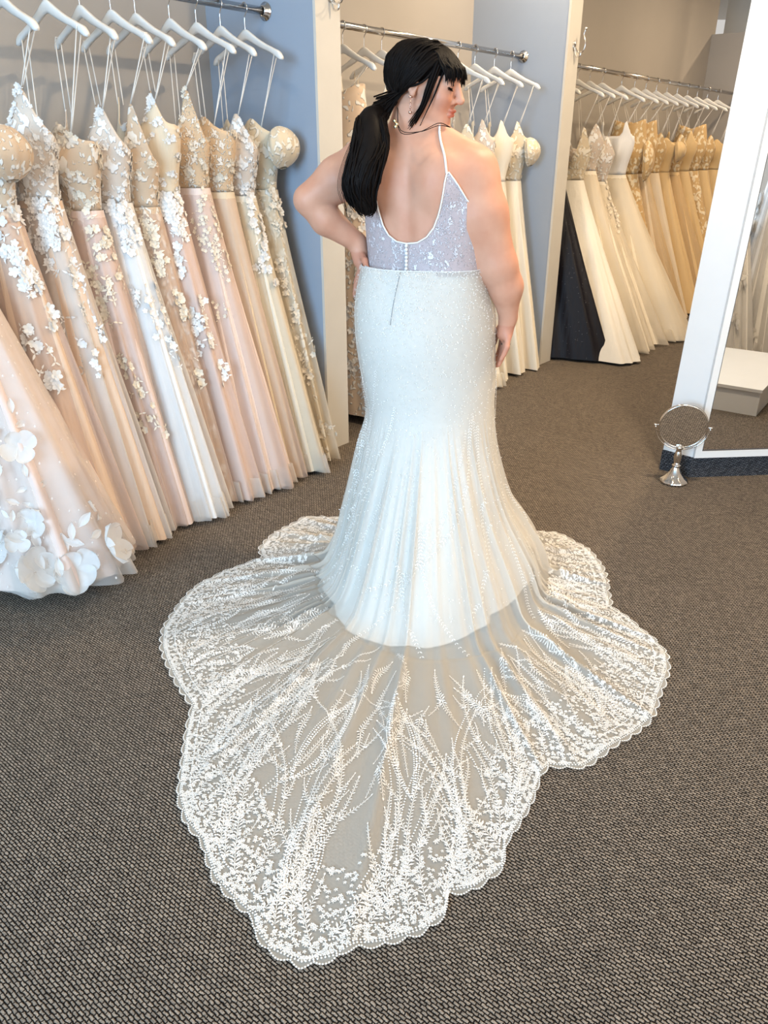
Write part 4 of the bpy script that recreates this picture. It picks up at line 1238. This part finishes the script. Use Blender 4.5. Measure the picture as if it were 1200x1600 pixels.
# ------------------------------------------------------------------ the bridal gown
CX, CY = 0.15, 2.50                  # axis of the skirt in the room
TRAIN = [(128.0, .505), (139.1, .626), (156.0, .644), (168.9, .645), (175.5, .611), (183.8, .738), (192.6, .843), (201.0, .915), (206.1, .96), (212.1, .992), (219.2, 1.014), (225.8, 1.038), (229.8, 1.057), (233.6, 1.137), (236.8, 1.207), (239.4, 1.273), (240.6, 1.305), (243.5, 1.356), (246.3, 1.384), (249.6, 1.458), (254.2, 1.513), (254.9, 1.544), (256.3, 1.569), (258.8, 1.583), (260.9, 1.563), (262.3, 1.531), (264.3, 1.518), (267.1, 1.488), (268.9, 1.449), (269.3, 1.398), (271.5, 1.39), (274.5, 1.339), (275.5, 1.273), (279.7, 1.173), (282.5, 1.091), (284.5, 1.066), (288.3, 1.099), (294.8, 1.062), (304.2, 1.032), (309.6, .985), (317.3, .945), (322.8, .901), (328.0, .797), (335.0, .682), (343.8, .661), (359.9, .659), (373.6, .642), (385.6, .606), (392.0, .526), (410, .44), (440, .42), (470, .43)]
TA = np.array([a for a, r in TRAIN]); TR = np.array([r for a, r in TRAIN])
TA3 = np.concatenate([TA[-3:] - 360, TA, TA[:3] + 360]); TR3 = np.concatenate([TR[-3:], TR, TR[:3]])


def norm_a(al): return np.mod(np.degrees(al) - 110, 360) + 110


def R_raw(al): return np.interp(norm_a(al), TA3, TR3)


# arc length along the hem, for the small scallops
_al = np.linspace(math.radians(110), math.radians(470), 4001); _r = R_raw(_al)
_arc = np.concatenate([[0], np.cumsum(np.hypot(np.diff(_r * np.cos(_al)), np.diff(_r * np.sin(_al))))])


def hem_arc(al): return np.interp(norm_a(al), np.degrees(_al), _arc)
def R_hem(al): return R_raw(al) - .004 + .010 * np.abs(np.sin(hem_arc(al) / .048 * math.pi))


SROWS = [(1.078, .120, .190, .148, .140), (1.00, .126, .214, .180, .150), (.93, .131, .226, .198, .155), (.84, .135, .227, .208, .155), (.72, .147, .222, .205, .150),
         (.606, .156, .216, .215, .15), (.47, .148, .238, .27, .16), (.30, .157, .278, .37, .19), (.146, .190, .345, .48, .25), (.055, .185, .385, .56, .28), (.020, .175, .42, .62, .30)]
SZ = np.array([r[0] for r in SROWS])
gfold = np.random.default_rng(21)
FK = [(9, .5), (14, .9), (21, 1.0), (33, .8)]; FP = gfold.uniform(0, 6.28, 4)


def folds(al):
    r = 0
    for (k, a), p in zip(FK, FP): r = r + a * np.clip(np.cos(k * al + p), 0, 1) ** 3
    return r / 2.2 + .7 * np.clip(np.cos(11 * al + 1.3), 0, 1) ** 40 + .6 * np.clip(np.cos(17 * al + 4.0), 0, 1) ** 60


def row_r(i, al):
    z, cx, a, bb, bf = SROWS[i]
    c, s = np.cos(al), np.sin(al); b = np.where(s < 0, bb, bf)
    r = 1 / np.sqrt((c / a) ** 2 + (s / b) ** 2) + (cx - CX) * c
    if z < .55: return r
    if i not in _tor:
        th = np.linspace(0, 2 * math.pi, 361)
        T = torso_point(th, np.full(361, z), .012); x = T[:, 0] + PX - CX; y = T[:, 1] + PY - CY
        A = np.arctan2(y, x); o_ = np.argsort(A); A = A[o_]; rr_ = np.hypot(x, y)[o_]
        _tor[i] = (np.concatenate([A - 2 * math.pi, A, A + 2 * math.pi]), np.tile(rr_, 3))
    q = np.interp(np.mod(al + math.pi, 2 * math.pi) - math.pi, *_tor[i])
    k = .02; h = np.clip(.5 + .5 * (q - r) / k, 0, 1)
    return r * (1 - h) + q * h + k * h * (1 - h)


NR = len(SROWS)
_tor = {}


def skirt_pt(al, s, off=0.0, fold=1.0, Rf=None):
    """s in 0..NR-1 down the skirt, NR-1..NR out over the carpet; room axes relative to the skirt axis"""
    al = np.asarray(al, float); s = np.asarray(s, float)
    rows = np.stack([row_r(i, al) for i in range(NR)], 0)
    sc = np.clip(s, 0, NR - 1 - 1e-6); i = sc.astype(int); f = sc - i
    def R_(k):
        k = np.clip(k, 0, NR - 1); return np.take_along_axis(rows, k[None], 0)[0]
    def cr(a, b, c, d): return .5 * (2 * b + (c - a) * f + (2 * a - 5 * b + 4 * c - d) * f ** 2 + (3 * b - a - 3 * c + d) * f ** 3)
    r = cr(R_(i - 1), R_(i), R_(i + 1), R_(i + 2))
    z = cr(SZ[np.clip(i - 1, 0, NR - 1)], SZ[i], SZ[np.clip(i + 1, 0, NR - 1)], SZ[np.clip(i + 2, 0, NR - 1)])
    fo = folds(al)
    w = np.clip((.62 - z) / .4, 0, 1)
    r = r + off + fold * .035 * w * (fo - .35)
    rho = np.clip(s - (NR - 1), 0, 1)
    rl = rows[NR - 1] + off + fold * .035 * (fo - .35)
    Rh = np.maximum((R_hem(al) if Rf is None else Rf(al)), rl + .02)
    r = np.where(rho > 0, rl + (Rh - rl) * rho, r)
    zf = .020 * (1 - np.clip(rho * 4, 0, 1)) + .004 + fold * fo * (.030 * (1 - rho) ** 1.3 + .007) * np.clip(rho * 6, 0, 1) + fold * fo * .02 * np.clip(1 - rho * 6, 0, 1) * (rho > 0)
    z = np.where(rho > 0, zf, z + fold * fo * .02 * np.clip((.06 - z) / .04, 0, 1))
    return np.stack([r * np.cos(al), r * np.sin(al), z], -1)


OFFV = np.array([CX - PX, CY - PY, 0.0])
M['gown_satin'] = cloth('white_bridal_lining', lin('#efedeb'), .5, .3, .12, (40, 40, 6))
M['gown_tulle'] = tulle('sheer_bridal_tulle', lin('#f3ede3'), .50, .06)
M['gown_lace'] = simple('white_bridal_embroidery', lin('#f5f0ea'), .5, noise=.02, nscale=80)
M['gown_bead'] = simple('pearl_beads', lin('#fbf8f4'), .2, spec=.8, noise=.02)
# lining with its own hem on the carpet
LA = np.array([100, 130, 180, 221, 237, 248, 256, 262, 268, 276, 288, 296, 300, 331, 346, 380, 420, 460.]); LR = np.array([.33, .36, .38, .42, .51, .53, .54, .525, .535, .51, .46, .44, .40, .38, .40, .38, .34, .33])
def lin_hem(al): return np.interp(np.mod(np.degrees(al) - 100, 360) + 100, LA, LR)
nA = 300; al = np.arange(nA) * 2 * math.pi / nA
sd = np.linspace(0, NR - 1, 600); A_, S_ = np.meshgrid(al, sd, indexing='ij')
rd = np.hypot(*np.moveaxis(skirt_pt(A_, S_, -.010, .8)[..., :2], -1, 0)); lim_ = lin_hem(al)
s_end = np.array([sd[np.argmax(rd[i] > lim_[i])] if (rd[i] > lim_[i]).any() else NR - 1 - .05 for i in range(nA)])
W70 = np.linspace(0, 1, 70) ** .9; A_ = np.repeat(al[:, None], 70, 1); S_ = s_end[:, None] * W70[None]
LV = skirt_pt(A_, S_, -.010, .8)
drop = np.clip((W70 - .80) / .2, 0, 1); drop = drop * drop * (3 - 2 * drop)
LV[..., 2] = np.maximum(LV[..., 2] - (LV[:, -1:, 2] - .010) * drop[None] ** 1.2, .008)
mb = MB(); mb.add(LV.reshape(-1, 3) + OFFV, grid_faces(nA, 70, True)); dress = mb.build('bridal_gown', M['gown_satin'], person)
# over-skirt flowing into the train
nA = 1100; al = np.arange(nA) * 2 * math.pi / nA
s_ = np.concatenate([np.linspace(.02, NR - 1, 80), NR - 1 + np.linspace(0, 1, 70)[1:]])
A_, S_ = np.meshgrid(al, s_, indexing='ij')
mb = MB(); mb.add(skirt_pt(A_, S_).reshape(-1, 3) + OFFV, grid_faces(nA, len(s_), True)); mb.build('tulle_train', M['gown_tulle'], dress)

# --- embroidery
EMB = MB(); BEADS = MB()
_leafV = []; _beadP = []; _beadR = []


def train_z(x, y):
    """height of the tulle above the carpet at room offsets from the skirt axis"""
    al = np.arctan2(y, x); r = np.hypot(x, y)
    rl = row_r(NR - 1, al) + .035 * (folds(al) - .35); Rh = np.maximum(R_hem(al), rl + .02)
    rho = np.clip((r - rl) / (Rh - rl), 0, 1)
    return .020 * (1 - np.clip(rho * 4, 0, 1)) + .004 + folds(al) * (.030 * (1 - rho) ** 1.3 + .007) * np.clip(rho * 6, 0, 1) + folds(al) * .02 * np.clip(1 - rho * 6, 0, 1), rho


leaves = []      # x, y, heading, length, width in train plane
beads = []       # x, y, radius


def frond(x, y, hd, L, curv, leaf, spread=.9, step=.0098, tips=True, taper=.6):
    n = max(3, int(L / step)); path = []
    for i in range(n):
        q = i / n
        path.append((x, y, hd))
        l = leaf * (1 - taper * q) * (.75 + .5 * g.random())
        for sg in (1, -1): leaves.append((x, y, hd + sg * spread, l, l * .30))
        leaves.append((x, y, hd, step * 1.3, .0022))
        x += math.cos(hd) * step; y += math.sin(hd) * step; hd += curv * step
    if tips: leaves.append((x, y, hd, leaf * .8, leaf * .35))
    return path


def bead_line(pts, r, gap):
    pts = np.asarray(pts); d = np.concatenate([[0], np.cumsum(np.hypot(*np.diff(pts, axis=0).T))])
    s = np.arange(0, d[-1], gap)
    for a, b in zip(np.interp(s, d, pts[:, 0]), np.interp(s, d, pts[:, 1])): beads.append((a, b, r))


def rosette(x, y, s):
    a = g.uniform(0, 6.28)
    for k in range(5): leaves.append((x, y, a + k * 1.257, s, s * .55))


hem_al = np.linspace(math.radians(122), math.radians(396), 3000)
hx, hy = R_hem(hem_al) * np.cos(hem_al), R_hem(hem_al) * np.sin(hem_al)
bead_line(np.stack([hx, hy], -1) * .9995, .0026, .0062)
for off in (.009, .015, .045):
    k_ = 1 - off / R_raw(hem_al)
    bead_line(np.stack([R_raw(hem_al) * np.cos(hem_al) * k_, R_raw(hem_al) * np.sin(hem_al) * k_], -1), .0026 if off < .04 else .003, .0075)
# dense band behind the hem
tot = _arc[-1]
for i in range(11000):
    a = g.uniform(math.radians(124), math.radians(394)); R_ = R_raw(a)
    if g.random() > R_ / 1.5: continue
    off = .014 + .21 * g.random() ** 2.0
    r = R_ - off; rosette(r * math.cos(a), r * math.sin(a), g.uniform(.0042, .0072))
# long fronds growing inwards from the hem
hem_even = np.interp(np.linspace(_arc[int(.035 * 4000)], _arc[int(.79 * 4000)], 120), _arc, _al)
for i, a in enumerate(hem_even):
    R_ = R_raw(a); rl = float(row_r(NR - 1, np.array(a)))
    L = (R_ - rl) * g.uniform(.3, .95)
    if L < .08: continue
    x, y = (R_ - .05) * math.cos(a), (R_ - .05) * math.sin(a)
    sg = 1 if (i // 3) % 2 else -1
    hd = a + math.pi + sg * g.uniform(.1, .55)
    pth = frond(x, y, hd, L, -sg * g.uniform(.6, 2.4), g.uniform(.011, .017))
    for j in range(6, len(pth) - 6, int(g.integers(9, 15))):
        px_, py_, ph_ = pth[j]
        s2 = 1 if g.random() < .5 else -1
        frond(px_, py_, ph_ + s2 * g.uniform(.4, .8), g.uniform(.06, .16) * (1 - .5 * j / len(pth)), -s2 * g.uniform(2, 5), g.uniform(.010, .014))
    if i % 2 == 0:
        pp = np.array([(p[0], p[1]) for p in pth]); nrm = np.array([(-math.sin(p[2]), math.cos(p[2])) for p in pth])
        bead_line(pp + nrm * .020, .0026, .0085)
# paired lens shapes of beads and scrolls
def lens(cx, cy, hd, L, wd):
    u = np.linspace(0, 1, 50)
    for sg in (1, -1):
        for o2 in (1.0, .80, .62):
            w = sg * wd * o2 * np.sin(u * math.pi) ** .9; l = (u - .5) * L * (.86 + .14 * o2)
            P = np.stack([cx + math.cos(hd) * l - math.sin(hd) * w, cy + math.sin(hd) * l + math.cos(hd) * w], -1)
            bead_line(P, .0036 if o2 == .8 else .0024, .0095 if o2 == .8 else .007)
    frond(cx - math.cos(hd) * L * .4, cy - math.sin(hd) * L * .4, hd, L * .7, .0, wd * .28)


for (a, fr0, L, wd, tw) in ((264, .64, .36, .040, .2), (252, .66, .34, .04, -.15), (256, .86, .30, .04, .1), (238, .84, .22, .035, .3), (222, .84, .2, .035, -.3), (208, .82, .2, .035, .2), (286, .80, .2, .035, .3), (300, .80, .22, .035, -.3), (316, .80, .2, .035, .2), (196, .78, .16, .03, -.2), (332, .82, .14, .028, .2)):
    ar = math.radians(a); R_ = R_raw(ar); lens(R_ * fr0 * math.cos(ar), R_ * fr0 * math.sin(ar), ar + tw, L, wd)
# loose sprays nearer the skirt
for i in range(75):
    a = math.radians(g.uniform(190, 345)); R_ = R_raw(a); rl = float(row_r(NR - 1, np.array(a)))
    r = rl + (R_ - rl) * g.uniform(.05, .5)
    for k in range(3): frond(r * math.cos(a), r * math.sin(a), a + g.uniform(-.5, .5) + (math.pi if k == 2 else 0), g.uniform(.05, .13), g.uniform(-4, 4), g.uniform(.010, .015))

LV_ = np.array(leaves); z0, rho = train_z(LV_[:, 0], LV_[:, 1])
keep = (np.hypot(LV_[:, 0], LV_[:, 1]) < R_hem(np.arctan2(LV_[:, 1], LV_[:, 0])) - .004) & (np.hypot(LV_[:, 0], LV_[:, 1]) > row_r(NR - 1, np.arctan2(LV_[:, 1], LV_[:, 0])))
LV_ = LV_[keep]; ch, sh = np.cos(LV_[:, 2]), np.sin(LV_[:, 2])
def lp(u, w, dz):
    x = LV_[:, 0] + ch * u * LV_[:, 3] - sh * w * LV_[:, 4]; y = LV_[:, 1] + sh * u * LV_[:, 3] + ch * w * LV_[:, 4]
    return np.stack([x, y, train_z(x, y)[0] + dz], -1)
quad = np.stack([lp(0, 0, .002), lp(.55, .5, .0035), lp(1, 0, .0025), lp(.55, -.5, .0035)], 1).reshape(-1, 3)
mb = MB(); mb.add(quad + OFFV, np.arange(len(quad)).reshape(-1, 4))
tag(mb.build('train_embroidery', M['gown_lace'], dress, smooth=False), kind='stuff')
BP = np.array(beads); bz, rho = train_z(BP[:, 0], BP[:, 1])
keep = np.hypot(BP[:, 0], BP[:, 1]) > row_r(NR - 1, np.arctan2(BP[:, 1], BP[:, 0])); BP = BP[keep]; bz = bz[keep]
off = np.array([(1, 0, 0), (0, 1, 0), (-1, 0, 0), (0, -1, 0), (0, 0, .9)])
bv = (np.stack([BP[:, 0], BP[:, 1], bz + .0018], -1)[:, None, :] + off[None] * BP[:, 2][:, None, None]).reshape(-1, 3)
b0 = np.arange(len(BP))[:, None, None] * 5 + np.array([[0, 1, 4], [1, 2, 4], [2, 3, 4], [3, 0, 4]])[None]
mb = MB(); mb.add(bv + OFFV, b0.reshape(-1, 3)); tag(mb.build('beaded_scallop_edge', M['gown_bead'], dress), kind='stuff')

# embroidery on the upright part of the skirt
def skirt_emb():
    mb = MB(); V = []
    def stamp(al_, s__, hd, l, w):
        """hd measured from straight down, in the surface"""
        V.append((al_, s__, hd, l, w))
    for i in range(26):
        a = math.radians(g.uniform(185, 365)); s__ = g.uniform(3.5, 7.5); hd = g.uniform(-.35, .35); cv = g.uniform(-1.6, 1.6); L = g.uniform(.2, .6); leaf = g.uniform(.007, .011)
        for q in range(int(L / .009)):
            z_ = np.interp(s__, range(NR), SZ); sp = max(.03, -np.interp(s__, np.arange(NR - 1) + .5, np.diff(SZ)))
            if s__ > NR - 1.2: break
            for sg in (1, -1): stamp(a, s__, hd + sg * .8, leaf, leaf * .3)
            s__ += .009 * math.cos(hd) / sp; a += .009 * math.sin(hd) / .25; hd += cv * .009
    for i in range(3000):
        stamp(math.radians(g.uniform(180, 365)), 8.5 * g.random() ** 1.5 + .02, g.uniform(0, 6.28), g.uniform(.003, .006), .003)
    V = np.array(V)
    P = skirt_pt(V[:, 0], V[:, 1], .0015); Pa = skirt_pt(V[:, 0] + .002, V[:, 1], .0015) - P; Pb = skirt_pt(V[:, 0], V[:, 1] + .004, .0015) - P
    Pa /= np.linalg.norm(Pa, axis=1)[:, None]; Pb /= np.linalg.norm(Pb, axis=1)[:, None]
    Nn = np.cross(Pb, Pa); Nn /= np.linalg.norm(Nn, axis=1)[:, None]
    Nn *= np.sign((Nn[:, :2] * P[:, :2]).sum(1))[:, None]
    e1 = np.cos(V[:, 2])[:, None] * Pb + np.sin(V[:, 2])[:, None] * Pa; e2 = np.cross(Nn, e1)
    l, w = V[:, 3:4], V[:, 4:5]
    qd = np.stack([P, P + e1 * l * .55 + e2 * w * .5 + Nn * .002, P + e1 * l + Nn * .0008, P + e1 * l * .55 - e2 * w * .5 + Nn * .002], 1).reshape(-1, 3) + Nn.repeat(4, 0) * .0015
    mb.add(qd + OFFV, np.arange(len(qd)).reshape(-1, 4)); return mb


tag(skirt_emb().build('skirt_embroidery', M['gown_bead'], dress, smooth=False), kind='stuff')

# --- bodice: sheer beaded lace following the torso
M['bodice_lace'] = lace('sheer_beaded_bodice_lace', lin('#eeeaf0'), lin('#d6cbd0'), 150, .6, sheer=.7, relief=.8, rough=.35)
BT = np.radians(np.linspace(-90 - 180, -90 + 180, 181))


def neck_z(th):
    """upper edge of the bodice; angle from the middle of the back"""
    d = np.abs(np.degrees(th) + 90)
    return np.interp(d, [0, 8, 16, 22, 27, 30, 33, 36, 44, 54, 68, 100, 115, 140, 160, 180],
                     [1.152, 1.156, 1.172, 1.198, 1.24, 1.285, 1.34, 1.345, 1.315, 1.275, 1.24, 1.235, 1.27, 1.33, 1.27, 1.21])


# nearest skin towards the viewer side, so lace and straps lie on the back
_bx = np.arange(-.24, .16, .006); _bz = np.arange(1.02, 1.50, .006)
_by = np.full((len(_bx), len(_bz)), np.nan)
_sel = BV[(BV[:, 0] > -.24) & (BV[:, 0] < .16) & (BV[:, 2] > 1.02) & (BV[:, 2] < 1.49)]
_ii = ((_sel[:, 0] + .24) / .006).astype(int).clip(0, len(_bx) - 1); _kk = ((_sel[:, 2] - 1.02) / .006).astype(int).clip(0, len(_bz) - 1)
_fm = np.full((len(_bx), len(_bz)), 9.0); np.minimum.at(_fm, (_ii, _kk), _sel[:, 1])


def back_y(x, z):
    i = np.clip(((np.asarray(x) + .24) / .006).astype(int), 0, len(_bx) - 1); k = np.clip(((np.asarray(z) - 1.02) / .006).astype(int), 0, len(_bz) - 1)
    return _fm[i, k]


def hug(P, gap, xmax=.105):
    P = np.array(P, float); y = back_y(P[..., 0], P[..., 2])
    m = (P[..., 1] < .02) & (P[..., 0] < xmax) & (P[..., 0] > -.17) & (y < 1)
    P[..., 1] = np.where(m & (y - gap < P[..., 1]), y - gap, P[..., 1])
    return P


w_ = np.linspace(0, 1, 26)
TH, WW = np.meshgrid(BT, w_, indexing='ij')
ZZ = 1.062 + (neck_z(TH) - 1.062) * WW
mb = MB(); mb.add(hug(torso_point(TH, ZZ, .0075), .004).reshape(-1, 3), grid_faces(len(BT), 26, False)); mb.build('bodice', M['bodice_lace'], dress)
eg = hug(torso_point(BT, neck_z(BT), .009), .005)
mb = MB(); mb.add(*tube_vf(eg, .0026, 6, False)); mb.build('neckline_trim', M['gown_bead'], dress)
# straps over the shoulders
for s in (1, -1):
    th0 = math.radians(-90 + s * 34)
    p0 = torso_point(np.array([th0]), np.array([1.342]), .009)[0]
    if s > 0: P = [p0, (p0[0] - .006, -.11, 1.385), (.030, -.10, 1.42), (.026, -.075, 1.447)]
    else: P = [p0, (p0[0] + .004, -.08, 1.39), (p0[0] + .012, -.06, 1.43)]
    P = spline(P, 26)
    y = back_y(P[:, 0], P[:, 2]); P[:, 1] = np.where(y < 1, np.convolve(np.pad(np.where(y < 1, y, P[:, 1]), 2, 'edge'), np.ones(5) / 5, 'valid'), P[:, 1]) - .003
    tail = [P[-1] + [0.002, .02, .016], P[-1] + [.006, .05, .018], P[-1] + [.014, .09, -.005]]
    P = np.vstack([P, spline([P[-1], *tail], 12)[1:]])
    mb = MB(); mb.add(*tube_vf(P, .0034, 8)); mb.build('strap', M['gown_bead'], dress)
# pearl buttons and the zip below them
for i, z in enumerate(np.linspace(1.146, 1.070, 8)):
    p = torso_point(np.array([math.radians(-90)]), np.array([z]), .012)[0]
    mb = MB(); mb.add(*lathe_vf([(0, -.0055), (.004, -.004), (.0055, 0), (.004, .004), (0, .0055)], 12, p)); mb.build('button', M['gown_bead'], dress)
M['zip'] = simple('grey_zip', lin('#8d9096'), .5)
bk = from_body(0, -.14); az = math.atan2(bk[1] + PY - CY, bk[0] + PX - CX)
P = skirt_pt(np.full(20, az) - np.linspace(0, .03, 20), np.linspace(.08, 2.05, 20), .0022) + OFFV
mb = MB(); mb.add(*tube_vf(P, .0010, 5)); mb.build('zip', M['zip'], dress)
# waist seam
aa = np.linspace(0, 2 * math.pi, 120); P = skirt_pt(aa, np.full(120, .03), .001) + OFFV
mb = MB(); mb.add(*tube_vf(P, .0014, 6, False)); mb.build('waist_seam', M['gown_satin'], dress)
